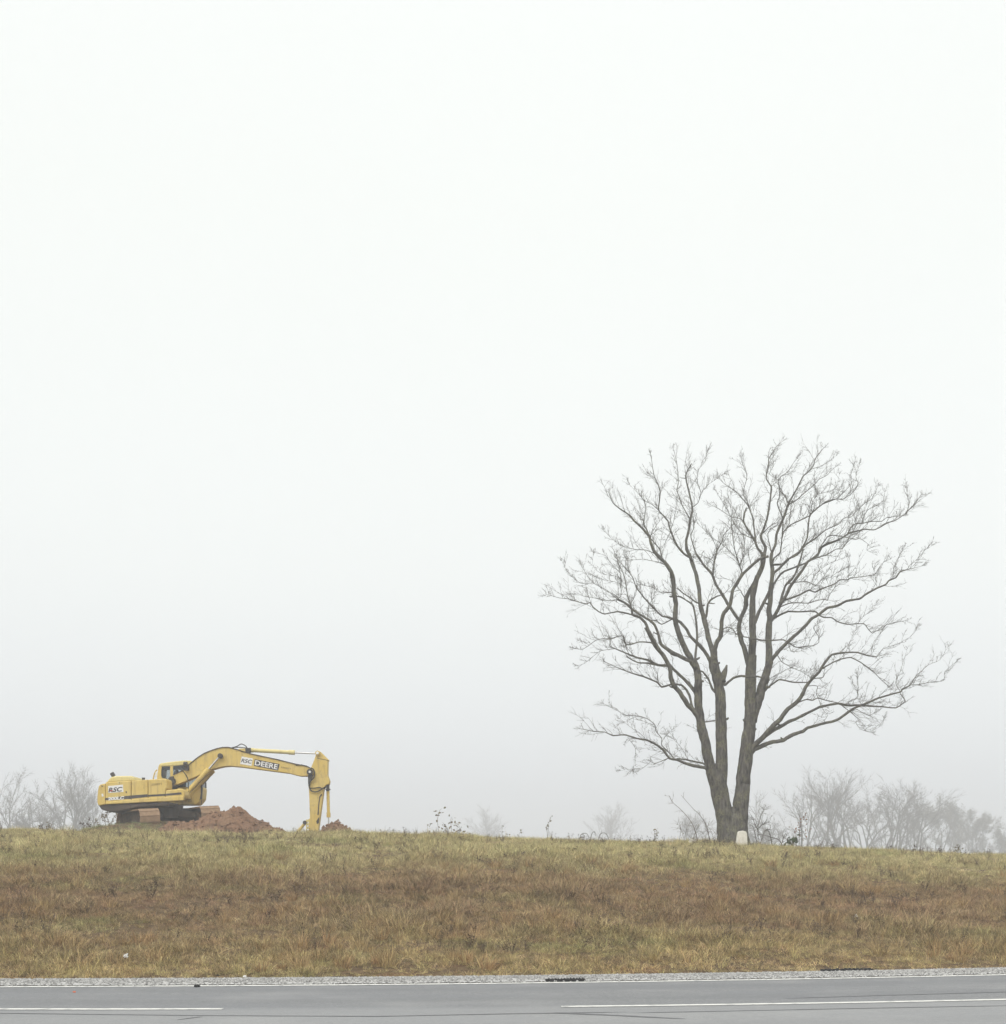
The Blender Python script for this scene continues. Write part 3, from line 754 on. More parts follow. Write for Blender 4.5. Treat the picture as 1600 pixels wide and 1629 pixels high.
 ('5', 4.4, 1, .3, '-90,1010 -60,985 0,950 110,900 250,905 420,900 470,910 500,950 570,980 660,980 740,1030 860,1065 1070,1055 1130,1130 1180,1180 1220,1150 1310,1130 1340,1080 1430,1050 1600,1020'),
 ('5', 7.5, 2.4, -.2, '-80,1490 0,1400 100,1290 230,1180 330,1080 400,1000 500,940 600,860 740,830 850,770 1020,735 1100,680 1250,600 1350,560 1390,510 1480,470 1530,400 1600,375'),
 ('6', 2.3, .9, .1, '1000,1435 1060,1350 1140,1330 1270,1300 1360,1275'),
 ('6', 2, .9, .3, '960,1440 970,1330 1010,1220 1050,1140 1100,1050'),
 ('6', 1.3, .6, -.3, '1140,1330 1200,1250 1280,1190 1370,1080 1450,1030'),
 ('5', 1.3, .7, .3, '1250,600 1190,500 1200,430 1220,300'),
 ('5', 1.3, .6, .3, '1000,1050 1060,970 1190,880 1230,800'),
 ('5', 2.8, 1, .3, '100,1290 120,1300 190,1350 240,1360 330,1345 430,1335 500,1295 490,1210 430,1110 500,1050'),
 ('5', 2.2, 1.2, -.3, '110,1300 130,1370 150,1410 270,1405'),
 ('7', 11, 7, -.25, '930,1040 960,1000 1080,900 1170,790 1290,670 1390,540 1500,450 1580,340 1600,300'),
 ('D', 6.8, 2, -.1, '378,380 390,350 420,310 470,260 500,210 545,160 620,145 700,145 770,165 815,170'),
 ('D', 1.4, .6, .2, '815,170 860,120 940,95 1020,50 1050,5'),
 ('D', 3.4, 1.4, .3, '490,240 560,200 600,185 660,175 720,205 790,255 850,315 890,350'),
 ('D', 3, 2, -.3, '420,305 460,300 490,296 505,270'),
 ('7', 8.5, 5.5, .2, '1100,890 1230,800 1340,740 1440,690 1540,640 1600,610'),
 ('D', 5.4, 1.8, .15, '381,520 400,510 470,475 540,460 590,455 640,465 720,465 800,470 860,475 935,480 990,440 960,395'),
 ('7', 9.5, 6.3, -.05, '920,1100 960,1060 1080,1000 1200,960 1330,940 1450,870 1600,820'),
 ('D', 6.3, 2.6, .1, '370,625 400,600 470,580 540,565 590,545 640,510 690,480 760,450 830,420 900,400 960,385 975,365 1020,345'),
 ('D', 1.9, .7, -.2, '1010,350 1020,340 1070,340 1140,325 1225,315 1230,260 1300,200'),
 ('D', 1.5, .6, .3, '1018,338 1060,285 1130,220 1200,190 1250,110'),
 ('D', 3.2, 2.2, .3, '345,445 390,430 430,435 460,420 510,435 580,450'),
 ('D', 2.2, 1.2, -.3, '430,345 460,350 450,390 470,440 490,490 520,525 505,550'),
 ('D', 2.2, 1, .3, '600,460 650,500 710,550 690,570 720,610 780,630'),
 ('D', .9, .5, .3, '780,625 850,585 860,545'),
 ('D', 2.2, 1.2, -.3, '700,490 740,515 780,525 800,510'),
 ('D', 1.4, .7, .3, '720,460 700,380 660,310'),
 ('D', 1.7, .8, -.3, '640,455 650,440 700,420 705,350 700,280'),
 ('D', 1.4, .6, .3, '960,380 930,330 960,260 1000,130'),
 ('D', 1.2, .6, -.3, '830,415 870,370 900,350'),
 ('D', 1.3, .6, .3, '650,145 655,80 690,0'),
 ('D', 1.3, .6, -.3, '780,165 800,80 850,20'),
 ('7', 4.6, 3, .3, '1050,370 1120,280 1180,230 1270,170 1370,185 1480,205 1600,205 1650,200'),
 ('7', 2.2, 1, -.3, '1130,220 1160,160 1250,100 1400,30'),
 ('D', 2.2, 1.2, .3, '205,140 240,200 300,235 360,260 410,290'),
]
def catmull(P, sub):
    out_ = []
    n = len(P)
    for i in range(n - 1):
        p0 = P[max(i - 1, 0)]; p1 = P[i]; p2 = P[i + 1]; p3 = P[min(i + 2, n - 1)]
        for k in range(sub):
            t_ = k / sub; t2 = t_ * t_; t3 = t2 * t_
            out_.append(tuple(.5 * (2 * b + (c - a) * t_ + (2 * a - 5 * b + 4 * c - d) * t2 + (3 * b - a - 3 * c + d) * t3) for a, b, c, d in zip(p0, p1, p2, p3)))
    out_.append(tuple(P[-1])); return out_

tbx, tby = (1167 - 800) * TS, TREE_Y
tree = empty('bare_tree', (tbx, tby, gz(tbx, tby)), 'large bare grey tree with several stems spreading from one trunk on the crest', 'tree')
rt = random.Random(4)
skel = []                                          # finished limbs: list of (pts (x, y, z, r))
for ci, w0, w1, drift, pts in BR:
    ox, oy, s_ = CROP[ci]
    P = [tuple(float(q) for q in p.split(',')) for p in pts.split()]
    P = [(ox + x / s_, oy + y / s_) for x, y in P]
    P2 = catmull(P, 3); P1 = [tuple(a_ + (b_ - a_) * k_ / 3 for a_, b_ in zip(P[i_], P[i_ + 1])) for i_ in range(len(P) - 1) for k_ in range(3)] + [P[-1]]
    P = [tuple(.5 * (a_ + b_) for a_, b_ in zip(u_, w_)) for u_, w_ in zip(P1, P2)]   # kinked rather than flowing
    # where it leaves an earlier limb
    if w0 < 2.4: w0 *= .62; w1 *= .45
    elif w0 < 5: w0 *= .74; w1 *= .58
    elif w0 < 12: w0 *= .85; w1 *= .80
    best = None; y0 = 0.0; src = None
    for br in skel:
        for qi, q in enumerate(br):
            d = (q[4] - P[0][0]) ** 2 + (q[5] - P[0][1]) ** 2
            if q[3] * 2 / TS >= w0 * .55 and (best is None or d < best): best = d; y0 = q[1] - TREE_Y; src = (br, qi)
    if best is not None and best < 18 ** 2 and len(skel) > 6:   # let it grow out of the limb it leaves
        q = src[0][max(0, src[1] - 2)]; P = [(q[4], q[5])] + P
    elif best is None or best > 40 ** 2: y0 = 0.0
    L = 0; br = []
    tot = sum(math.dist(P[i], P[i + 1]) for i in range(len(P) - 1)) or 1
    k = drift + rt.uniform(-.12, .12) if drift else 0
    for i, (x, y) in enumerate(P):
        if i: L += math.dist(P[i], P[i - 1])
        f = L / tot; w = w0 + (w1 - w0) * f
        yy = y0 + k * L * TS * (1 - .25 * f)
        Y = TREE_Y + yy; sY = Y / F_PX
        br.append(((x - 800) * sY, Y, CAM_H + (ROW_H - y) * sY, w * .5 * TS, x, y))
    skel.append(br)

def wob(br, n, amp):
    pts = []; rad = []
    for k, q in enumerate(br):
        a = min(.4 * q[3], .03) * (.5 if q[3] > .18 else 1) if 0 < k < len(br) - 1 else 0
        o_ = mnoise.noise_vector(Vector(q[:3]) * 2.3) * a + mnoise.noise_vector(Vector(q[:3]) * 6.1) * a * .5
        pts.append((q[0] + o_.x, q[1] + o_.y, q[2] + o_.z)); rad.append(q[3] * (1 + (.05 if q[3] > .18 else .15) * mnoise.noise(Vector(q[:3]) * 3.7)))
    m = MB(); m.tube(pts, rad, n)
    k = 0
    for j in range(len(br)):
        for s_ in range(n):
            v = Vector(m.v[k]); c = Vector(pts[j])
            h = mnoise.noise(Vector((v.x * 5, v.y * 5, v.z * 2.2))) * .6 + mnoise.noise(Vector((v.x * 13, v.y * 13, v.z * 4))) * .5
            m.v[k] = tuple(c + (v - c) * (1 + amp * h)); k += 1
    return m
def densify(br, step):
    out_ = [br[0]]
    for a, b in zip(br, br[1:]):
        d = math.dist(a[:3], b[:3]); n = max(1, int(d / step))
        for k in range(1, n + 1): out_.append(tuple(p + (q - p) * k / n for p, q in zip(a, b)))
    return out_
trunk_mb = MB(); twig_mb = MB(); small_mb = MB(); n_limb = 0
for i, br in enumerate(skel):
    w0 = BR[i][1]
    if i < 7:
        b2 = densify(br, .09)
        if i < 2:                                  # root flare
            zb = b2[0][2]; b2 = [(*q[:3], q[3] * (1 + .22 * math.exp(-max(0, q[2] - zb - .2) / .22)), *q[4:]) for q in b2]
            b2[0] = (b2[0][0], b2[0][1], b2[0][2] - .2, *b2[0][3:])
        trunk_mb.merge(wob(b2, 26, .17))
    elif w0 >= 4:
        build('limb', wob(densify(br, .11), 10, .22), MAT['limb'], tree, smooth=True); n_limb += 1
    else:
        small_mb.merge(wob(densify(br, .13), 6 if w0 > 2 else 5, .2))
core = [((1167 + dx - 800) * TS, TREE_Y + .02, CAM_H + (ROW_H - y) * TS, w * .5 * TS, 0, 0) for dx, y, w in ((0, 1350, 46), (0, 1338, 42), (.5, 1322, 36), (1, 1306, 30), (1, 1292, 22), (0, 1283, 10))]
trunk_mb.merge(wob(densify(core, .09), 26, .14))
build('trunk', trunk_mb, MAT['bark'], tree, smooth=True)
# roots spreading at the foot
roots = MB()
for a in (-2.9, -2.2, -.9, -.2, .6, 2.3):
    L = rt.uniform(.5, .95); p = []
    for k in range(6):
        q = .32 + L * k / 5; x = tbx + math.cos(a) * q * 1.0; y = tby + math.sin(a) * q * .8
        p.append((x, y, gz(x, y) + .14 * (1 - k / 5) - .06))
    roots.tube(p, [.13, .11, .09, .06, .04, .02], 8)
build('root_flare', roots, MAT['bark'], tree, smooth=True)

def grow(mb, p, d, L, r0, lvl, rnd, n=3, kink=.2, up=.05, tsize=1.0):
    """a slightly kinked shoot with finer twigs along it"""
    segs = 5 if lvl == 0 else 3
    pts = [tuple(p)]; rad = [r0]; d = d.normalized()
    for k in range(segs):
        d = (d + Vector((rnd.gauss(0, kink), rnd.gauss(0, kink), rnd.gauss(0, kink) + up))).normalized()
        q = p; p = p + d * (L / segs); pts.append(tuple(p)); rad.append(r0 * (1 - .6 * (k + 1) / segs))
        if lvl < 2:
            for _ in range(2 if lvl == 0 else 1):
                if rnd.random() < (.62 if lvl == 0 else .6):
                    ax = Vector((rnd.gauss(0, 1), rnd.gauss(0, 1), rnd.gauss(0, 1))); ax = (ax - d * ax.dot(d)).normalized()
                    dd = d * rnd.uniform(.7, 1.1) + ax * rnd.uniform(.4, .75)
                    grow(mb, q + (p - q) * rnd.random(), dd, L * rnd.uniform(.3, .55) * (1 - .08 * k), max(r0 * .62, .0032 * tsize), lvl + 1, rnd, 3, kink, up, tsize)
    mb.tube(pts, rad, n, cap=False)
cen = Vector((tbx + .6, TREE_Y, 7.5))
n_sh = 0
for i, br in enumerate(skel):
    if i < 7: continue
    acc = rt.uniform(0, 8)
    for a, b in zip(br, br[1:]):
        acc += math.dist(a[4:6], b[4:6]); wpx = a[3] * 2 / TS
        step = 4.6 if wpx < 1.0 else 5.4 if wpx < 2.0 else 9.0 if wpx < 3.6 else 36
        if acc < step: continue
        acc = rt.uniform(-.3, .3) * step
        p = Vector(a[:3]); tg = (Vector(b[:3]) - p)
        if tg.length < 1e-5: continue
        tg.normalize()
        ax = Vector((rt.gauss(0, 1), rt.gauss(0, .8), rt.gauss(0, 1))); ax = (ax - tg * ax.dot(tg)).normalized()
        outw = (p - cen).normalized()
        d = tg * rt.uniform(.4, .9) + ax * rt.uniform(.4, .75) + outw * .3 + Vector((0, 0, .25))
        L = TS * (rt.uniform(10, 27) if wpx < 1.0 else rt.uniform(16, 46) if wpx < 2.0 else rt.uniform(14, 44))
        grow(twig_mb, p, d, L, TS * (.27 if wpx < 1.0 else .34) * rt.uniform(.8, 1.2), 0, rt); n_sh += 1
    if BR[i][2] < 1.7:                             # fan of shoots at the tip
        p = Vector(br[-1][:3]); tg = (p - Vector(br[-3][:3])).normalized()
        for _ in range(3):
            d = tg + Vector((rt.gauss(0, .45), rt.gauss(0, .45), rt.gauss(0, .35) + .12))
            grow(twig_mb, p, d, TS * rt.uniform(6, 13), TS * .165, 0, rt); n_sh += 1
# broken stubs and knots on the stems and limbs
stub_mb = MB()
for i, br in enumerate(skel):
    if BR[i][1] < 5: continue
    for _ in range(2 if i in (2, 3, 4) else 1 if i % 2 else 0):
        q = br[rt.randrange(len(br) // 3, len(br) - 1)]
        if q[2] < 5: continue
        d = Vector((rt.choice((-1, 1)) * rt.uniform(.5, 1), rt.gauss(0, .5), rt.uniform(-.3, .7))).normalized()
        p = Vector(q[:3]); L = q[3] + rt.uniform(.05, .22); r = min(.05, q[3] * .5) * rt.uniform(.7, 1.1)
        stub_mb.tube([tuple(p), tuple(p + d * L * .8), tuple(p + d * L + Vector((0, 0, .02)))], [r * 1.5, r, r * .55], 6)
build('broken_stubs', stub_mb, MAT['limb'], tree, kind='stuff')
build('small_branches', small_mb, MAT['limb'], tree, smooth=True, kind='stuff')
build('twigs', twig_mb, MAT['twig'], tree, kind='stuff')
print('tree shoots', n_sh, 'twig faces', len(twig_mb.f))
# moss on the foot of the right stem is in the bark; a broken leafless sucker beside it

# ================================================================== THE EXCAVATOR
EXZ = 3.47
YB = 60.4; YN, YF = 59.0, 61.8                    # boom plane, near and far flank of the house
dg = empty('excavator', (EXC[0], EXC[1], EXZ), 'weathered yellow tracked excavator with its arm dug into the ground', 'excavator')
def F1(x, y): return (150 + x / 14.545, 1220 + y / 14.545)
def F2(x, y): return (230 + x / 14.545, 1195 + y / 14.545)
def F3(x, y): return (330 + x / 10.667, 1175 + y / 10.667)
def F4(x, y): return (470 + x / 10.18, 1180 + y / 10.18)
def prof(pts, Y, fr=None):
    r_ = []
    for p in pts:
        if fr: p = fr(*p)
        w = at(p[0], p[1], Y); r_.append((w.x, w.z))
    return r_
def slab(name, pts, fr, Yref, y0, y1, mat, parent=dg, bevel=.02, label=None, seg=2):
    m = MB(); m.prism(prof(pts, Yref, fr), y0, y1)
    return build(name, m, mat, parent, bevel=bevel, label=label, seg=seg)
def rod(name, a, b, r, mat, parent=dg, n=14, fr=None, Y=YB):
    if fr: a = at(*fr(*a), Y); b = at(*fr(*b), Y)
    m = MB(); m.cyl(a, b, r, n); return build(name, m, mat, parent, smooth=False)
PXM = YB / F_PX

# --- house
slab('counterweight', [(252, 378), (130, 405), (95, 440), (75, 540), (58, 700), (62, 830), (90, 900), (252, 868)], F1, YN, YN + .02, YF, MAT['yellow'], bevel=.12, seg=4)
slab('deck_underside', [(85, 890), (258, 870), (1600, 812), (1720, 805), (1720, 900), (1000, 930), (740, 990), (480, 1032), (330, 1040), (150, 985)], F1, YN, YN + .06, YF - .05, MAT['belly'], bevel=.05)
pn = slab('engine_cover', [(258, 352), (845, 320), (848, 808), (258, 860)], F1, YN, YN, YF - .05, MAT['yellow'], bevel=.03)
slab('pump_door', [(856, 320), (1235, 292), (1238, 773), (856, 806)], F1, YN, YN - .004, YF - .4, MAT['yellow'], bevel=.03)
tk = slab('fuel_tank', [(80, 657), (490, 632), (517, 682), (517, 860), (475, 890), (475, 1102), (80, 1138)], F2, YN, YN + .003, YN + .95, MAT['yellow'], bevel=.035)
slab('tool_box', [(482, 905), (870, 865), (912, 920), (938, 1010), (905, 1088), (482, 1124)], F2, YN, YN - .003, YN + .95, MAT['yellow'], bevel=.04)
sill = [F1(258, 822), F2(30, 1090), F2(900, 1040), F2(900, 1138), F2(0, 1180), F1(258, 868)]
slab('side_sill', sill, None, YN, YN - .03, YN + .2, MAT['yellow'], bevel=.02)
slab('engine_hood', [(262, 352), (300, 290), (370, 228), (480, 206), (850, 202), (882, 240), (912, 312), (848, 322)], F1, YN, YN + .12, YF - .3, MAT['hood'], bevel=.06, seg=3)
m = MB(); m.cyl(at(*F1(448, 215), YN + .5), at(*F1(400, 140), YN + .5), .085); build('exhaust_pipe', m, MAT['dark'], dg)
m = MB(); m.cyl(at(*F1(1135, 315), YN + .5), at(*F1(1135, 262), YN + .5), .06); m.cyl(at(*F1(1135, 262), YN + .5), at(*F1(1135, 250), YN + .5), .075); build('filler_cap', m, MAT['dark'], dg)
slab('stripe', [(250, 722), (845, 662), (845, 738), (250, 770)], F1, YN, YN - .006, YN + .01, MAT['stripe'], pn, 0)
slab('stripe', [(858, 660), (1232, 632), (1232, 695), (858, 735)], F1, YN, YN - .010, YN + .01, MAT['stripe'], dg, 0)
slab('stripe', [(82, 1008), (475, 988), (475, 1032), (82, 1052)], F2, YN, YN - .004, YN + .01, MAT['stripe'], tk, 0)
slab('stripe', [(485, 985), (845, 950), (858, 1000), (485, 1032)], F2, YN, YN - .009, YN + .01, MAT['stripe'], dg, 0)
slab('door_latch', [(725, 565), (750, 565), (750, 600), (725, 600)], F1, YN, YN - .02, YN + .01, MAT['dark'], pn, 0)
slab('hood_catch', [(535, 345), (580, 342), (570, 390), (545, 390)], F1, YN, YN - .02, YN + .01, MAT['hood'], pn, 0)
slab('warning_decal', [(160, 625), (200, 615), (210, 680), (170, 690)], F1, YN, YN + .012, YN + .03, MAT['white'], dg, 0)
slab('lifting_eye', [(150, 425), (200, 445), (200, 460), (150, 440)], F1, YN, YN + .005, YN + .03, MAT['dark'], dg, 0)

# --- lettering: text laid on a parallelogram
def lettering(body, quad, Y, mat, parent, offset=0., name='lettering', depth=.004):
    cu = bpy.data.curves.new(name, 'FONT'); cu.body = body; cu.size = 1; cu.offset = offset; cu.resolution_u = 3
    to = bpy.data.objects.new(name, cu); col.objects.link(to)
    me = bpy.data.meshes.new_from_object(to.evaluated_get(bpy.context.evaluated_depsgraph_get()))
    bpy.data.objects.remove(to); bpy.data.curves.remove(cu)
    n = len(me.vertices); co = np.empty(n * 3); me.vertices.foreach_get('co', co); co = co.reshape(-1, 3)
    lo = co.min(0); hi = co.max(0)
    bl, br_, tl = (at(*p, Y) for p in quad); ux = (br_ - bl); uz = (tl - bl); off = root_loc(parent)
    q = []
    for x, y, _ in co:
        w = bl + ux * ((x - lo[0]) / (hi[0] - lo[0])) + uz * ((y - lo[1]) / (hi[1] - lo[1])) - off
        q += [w.x, w.y, w.z]
    me.vertices.foreach_set('co', q); me.update()
    me.materials.append(mat)
    o = bpy.data.objects.new(name, me); col.objects.link(o); o.parent = parent
    return o
pl = slab('decal_panel', [(318, 443), (660, 410), (672, 578), (322, 604)], F1, YN, YN - .006, YN + .01, MAT['white'], pn, 0)
lettering('RSC', (F1(322, 592), F1(625, 568), F1(348, 482)), YN - .010, MAT['ink'], pl, .03)
slab('red_bar', [(352, 545), (425, 535), (420, 560), (362, 568)], F1, YN - .012, YN - .013, YN - .011, MAT['red'], pl, 0)
lettering('200LC', (F1(312, 778), F1(684, 752), F1(318, 702)), YN - .012, MAT['white'], pn, .05)
lettering('350871', (F2(152, 800), F2(395, 780), F2(152, 750)), YN - .004, MAT['faint'], tk, .02)

# --- boom
YB0, YB1 = YB - .29, YB + .29
boom_px = [F2(700, 560), F2(760, 538), F2(880, 480), F2(1000, 400), F2(1100, 290), F2(1250, 170), F2(1400, 70), (337.3, 1195.3), (346, 1192.3), (356.3, 1190), (365.6, 1190),
           (376.9, 1192.8), (390, 1197.3), (405, 1201.3), (442.5, 1209.2), (470.6, 1216.3), (488.7, 1219.5), (495, 1222.5), (500, 1226.5), (501, 1230.5), (498, 1234.3), (491, 1235.2), (478.8, 1235.2), (473, 1234), (461, 1230.8),
           (423.8, 1226), (386, 1221), (367.5, 1219.3), (357, 1220), (348.8, 1221.9), (337.5, 1225), (319.4, 1233.8), (298.8, 1242.6), (283, 1249), F2(715, 790), F2(665, 760), F2(650, 690)]
boom = slab('boom', boom_px, None, YB, YB0, YB1, MAT['yellow'], bevel=.02)
m = MB()                                          # thin welded top plate, a little wider than the box
top = boom_px[0:17]
for a, b in zip(top, top[1:]):
    A = at(*a, YB); B = at(*b, YB); d = (B - A); ang = math.atan2(d.z, d.x)
    m.box((A + B) / 2 + Vector((0, 0, .006)), (d.length + .01, .64, .035), Matrix.Rotation(-ang, 3, 'Y'))
build('top_plate', m, MAT['belly'], boom)
bp = slab('decal_panel', [(580, 303), (768, 336), (745, 462), (552, 430)], F3, YB0, YB0 - .006, YB0 + .01, MAT['white'], boom, 0)
lettering('RSC', (F3(566, 402), F3(738, 426), F3(588, 338)), YB0 - .010, MAT['ink'], bp, .02)
dp = slab('letter_ground', [(800, 349), (1224, 431), (1198, 543), (785, 462)], F3, YB0, YB0 - .005, YB0 + .01, MAT['ink'], boom, 0)
lettering('DEERE', (F3(800, 448), F3(1184, 524), F3(812, 364)), YB0 - .010, MAT['white'], dp, .022)
lettering('350871', (F3(1240, 497), F3(1408, 524), F3(1246, 472)), YB0 - .005, MAT['faint'], boom, .02)
m = MB(); p = at(353.3, 1203.8, YB); m.cyl(p + Vector((0, -.5, 0)), p + Vector((0, .5, 0)), .10); build('pivot_pin', m, MAT['dark'], boom)
m = MB(); p = at(494.6, 1229, YB); m.cyl(p + Vector((0, -.40, 0)), p + Vector((0, .40, 0)), .13); build('pivot_pin', m, MAT['dark'], boom)
m = MB(); m.cyl(p + Vector((0, -.43, 0)), p + Vector((0, -.39, 0)), .05); build('pin_cap', m, MAT['white'], boom)
m = MB(); p = at(*F2(690, 705), YB); m.cyl(p + Vector((0, -.42, 0)), p + Vector((0, .42, 0)), .13); build('pivot_pin', m, MAT['dark'], boom)
slab('boom_foot_bracket', [(620, 600), (715, 590), (720, 780), (760, 830), (640, 870), (540, 860), (540, 740)], F2, YB, YB - .38, YB + .38, MAT['belly'], bevel=.02)
slab('boom_support', [(930, 1010), (1040, 1060), (1050, 1100), (960, 1110), (880, 1160), (800, 870), (920, 880)], F2, YB, YB - .36, YB + .36, MAT['yellow'], bevel=.02)
# lift cylinders on both sides of the boom
for s in (-1, 1):
    y = YB + s * .42; off = Vector((0, s * .42, 0))
    a = at(*F2(960, 1040), YB) + off; b = at(335.6, 1224.2, YB) + off; c = at(353.3, 1203.8, YB) + off
    m = MB(); m.cyl(a, b, .10); u = (b - a).normalized(); m.cyl(b - u * .22, b, .118); m.cyl(a - u * .05, a + u * .18, .12)
    cy = build('boom_cylinder', m, MAT['yellow'], dg)
    m = MB(); m.cyl(b, c, .042); build('piston_rod', m, MAT['steel'], cy)
    m = MB(); m.cyl(c + Vector((0, -.07, 0)), c + Vector((0, .07, 0)), .105); build('rod_eye', m, MAT['dark'], cy)
    m = MB(); m.cyl(a + Vector((0, -.09, 0)), a + Vector((0, .09, 0)), .10); build('base_eye', m, MAT['dark'], cy)
    pp = [a + u * .3 + Vector((0, -.0, -.13)), a + u * 1.2 + Vector((0, 0, -.15)), b - u * .1 + Vector((0, 0, -.13))]
    m = MB(); m.tube([tuple(q) for q in pp], [.02] * 3, 6); build('hydraulic_pipe', m, MAT['belly'], cy)
# arm cylinder on top
a = at(399, 1193.4, YB); b = at(468.8, 1197.2, YB); c = at(506.3, 1198.8, YB); u = (b - a).normalized()
m = MB(); m.cyl(a, b, .082); m.cyl(b - u * .25, b, .10); m.cyl(a, a + u * .12, .095)
ac = build('arm_cylinder', m, MAT['hood'], dg)
m = MB(); m.cyl(b, c, .034); build('piston_rod', m, MAT['steel'], ac)
slab('cylinder_bracket', [(655, 170), (740, 160), (748, 225), (700, 245), (655, 225)], F3, YB, YB - .2, YB + .2, MAT['dark'], ac, .01)
slab('cylinder_lug', [(500, 190), (560, 175), (660, 172), (680, 235), (600, 215)], F3, YB, YB - .16, YB + .16, MAT['yellow'], boom, .01)

# --- arm, bucket linkage
arm_px = [(340, 170), (372, 152), (408, 165), (545, 300), (530, 322), (526, 540), (558, 640), (552, 690), (500, 705), (466, 770), (372, 1460), (360, 1560), (330, 1600), (235, 1600), (215, 1560), (235, 1300), (242, 1200), (232, 900), (226, 780),
          (214, 680), (222, 560), (225, 500), (262, 420), (300, 330), (335, 230)]
arm = slab('arm', arm_px, F4, YB, YB - .22, YB + .22, MAT['yellow'], bevel=.02)
m = MB(); p = at(*F4(370, 192), YB); m.cyl(p + Vector((0, -.32, 0)), p + Vector((0, .32, 0)), .10); build('pivot_pin', m, MAT['yellow'], arm)
m = MB(); m.cyl(p + Vector((0, -.35, 0)), p + Vector((0, -.31, 0)), .06); build('pin_cap', m, MAT['white'], arm)
slab('weld_seam', [(350, 262), (535, 300), (533, 308), (350, 270)], F4, YB - .22, YB - .226, YB - .21, MAT['belly'], arm, 0)
slab('boom_ear', [(215, 545), (300, 540), (255, 640), (218, 690)], F4, YB, YB - .30, YB + .30, MAT['dark'], arm, .01)
slab('pipe_cover', [(420, 840), (385, 890), (370, 1000), (355, 1180), (372, 1190), (385, 1010), (400, 900), (432, 860)], F4, YB - .22, YB - .24, YB - .2, MAT['belly'], arm, 0)
slab('scuff_plate', [(335, 1290), (385, 1210), (378, 1320), (345, 1330)], F4, YB - .22, YB - .235, YB - .2, MAT['belly'], arm, 0)
a = at(*F4(522, 665), YB); b = at(*F4(535, 1225), YB); c = at(*F4(540, 1560), YB); u = (b - a).normalized()
m = MB(); m.cyl(a, b, .066); m.cyl(b - u * .2, b, .085)
bc = build('bucket_cylinder', m, MAT['yellow'], dg)
m = MB(); m.cyl(b, c, .03); build('piston_rod', m, MAT['steel'], bc)
m = MB(); m.cyl(a + Vector((0, -.16, 0)), a + Vector((0, .16, 0)), .075); m.box(a + u * .18, (.12, .2, .34)); m.box(a + u * .28, (.2, .1, .05)); build('cylinder_head', m, MAT['dark'], bc)
# thumb bracket with three lightening holes
m = MB()
xs_, zs_ = [176, 192, 216, 240], [1262, 1298, 1322, 1352, 1378, 1410, 1436, 1475]
for i in range(len(zs_) - 1):
    for k in range(3):
        if k == 1 and i in (1, 3, 5): continue
        m.prism(prof([(xs_[k], zs_[i]), (xs_[k + 1], zs_[i]), (xs_[k + 1], zs_[i + 1]), (xs_[k], zs_[i + 1])], YB, F4), YB - .12, YB - .06)
build('thumb_bracket', m, MAT['hood'], dg)
m = MB(); m.cyl(at(*F4(160, 1310), YB), at(*F4(-15, 1520), YB), .062); m.cyl(at(*F4(235, 1262), YB), at(*F4(150, 1305), YB), .045)
build('thumb_strut', m, MAT['yellow'], dg)
m = MB(); q = at(*F4(155, 1310), YB); m.cyl(q + Vector((0, -.14, 0)), q + Vector((0, .14, 0)), .085); build('pivot_pin', m, MAT['dark'], dg)
# bucket down in the hole: curled shell, cheeks, teeth
bo = at(*F4(300, 1585), YB)
sh = []
for k in range(11):
    t_ = math.radians(50 + 20 * k); sh.append((bo.x + .05 + .58 * math.cos(t_) * 1.05, bo.z - .62 + .58 * math.sin(t_)))
inner = [(bo.x + .05 + (x - bo.x - .05) * .92, bo.z - .62 + (z - bo.z + .62) * .92) for x, z in reversed(sh)]
m = MB()
for (x0_, z0_), (x1_, z1_), (x2_, z2_), (x3_, z3_) in zip(sh, sh[1:], inner[::-1][1:], inner[::-1]):
    m.prism([(x0_, z0_), (x1_, z1_), (x2_, z2_), (x3_, z3_)], YB - .55, YB + .55)
for y in (-.57, .55): m.prism(sh, YB + y, YB + y + .02)
m.box((bo.x, YB, bo.z - .02), (.5, .5, .3))
bk = build('bucket', m, MAT['trackside'], dg)
for k in range(5):
    m = MB(); ty = YB - .46 + k * .23; e0 = Vector((sh[-1][0], ty, sh[-1][1])); dvec = Vector((sh[-1][0] - sh[-2][0], 0, sh[-1][1] - sh[-2][1])).normalized()
    m.tube([tuple(e0 - dvec * .05), tuple(e0 + dvec * .16)], [.05, .015], 4); build('tooth', m, MAT['belly'], bk)

# --- hoses
def hose(pts, fr, Y, r=.022, name='hydraulic_hose', mat='hose', dy=0):
    P = catmull([tuple(at(*fr(*p), Y + dy)) for p in pts], 5); mm = MB(); mm.tube(P, [r] * len(P), 6); return build(name, mm, MAT[mat], dg, smooth=True)
hose([(400, 158), (500, 130), (570, 92), (640, 120), (672, 160)], F3, YB - .1)
hose([(400, 158), (480, 148), (560, 150), (660, 160)], F3, YB + .1)
hose([(250, 425), (290, 450), (308, 510), (295, 580), (240, 640), (222, 720)], F4, YB - .33, .03)
hose([(222, 560), (214, 660), (225, 740), (300, 750), (390, 740), (440, 760), (510, 715)], F4, YB - .28, .022)
hose([(226, 740), (250, 790), (320, 812), (390, 790), (440, 755), (505, 720)], F4, YB - .30, .026)
hose([(0, 380), (100, 375), (190, 400), (250, 430)], F4, YB - .32, .02)
hose([(800, 400), (880, 460), (960, 560), (1005, 680), (1010, 820), (1010, 1000)], F2, YB - .5, .022)
hose([(640, 620), (590, 680), (560, 760), (575, 850)], F2, YB - .3, .035)
hose([(610, 600), (540, 690), (530, 760)], F2, YB - .36, .03)
hose([(950, 700), (930, 760), (910, 830)], F2, YB + .1, .02)
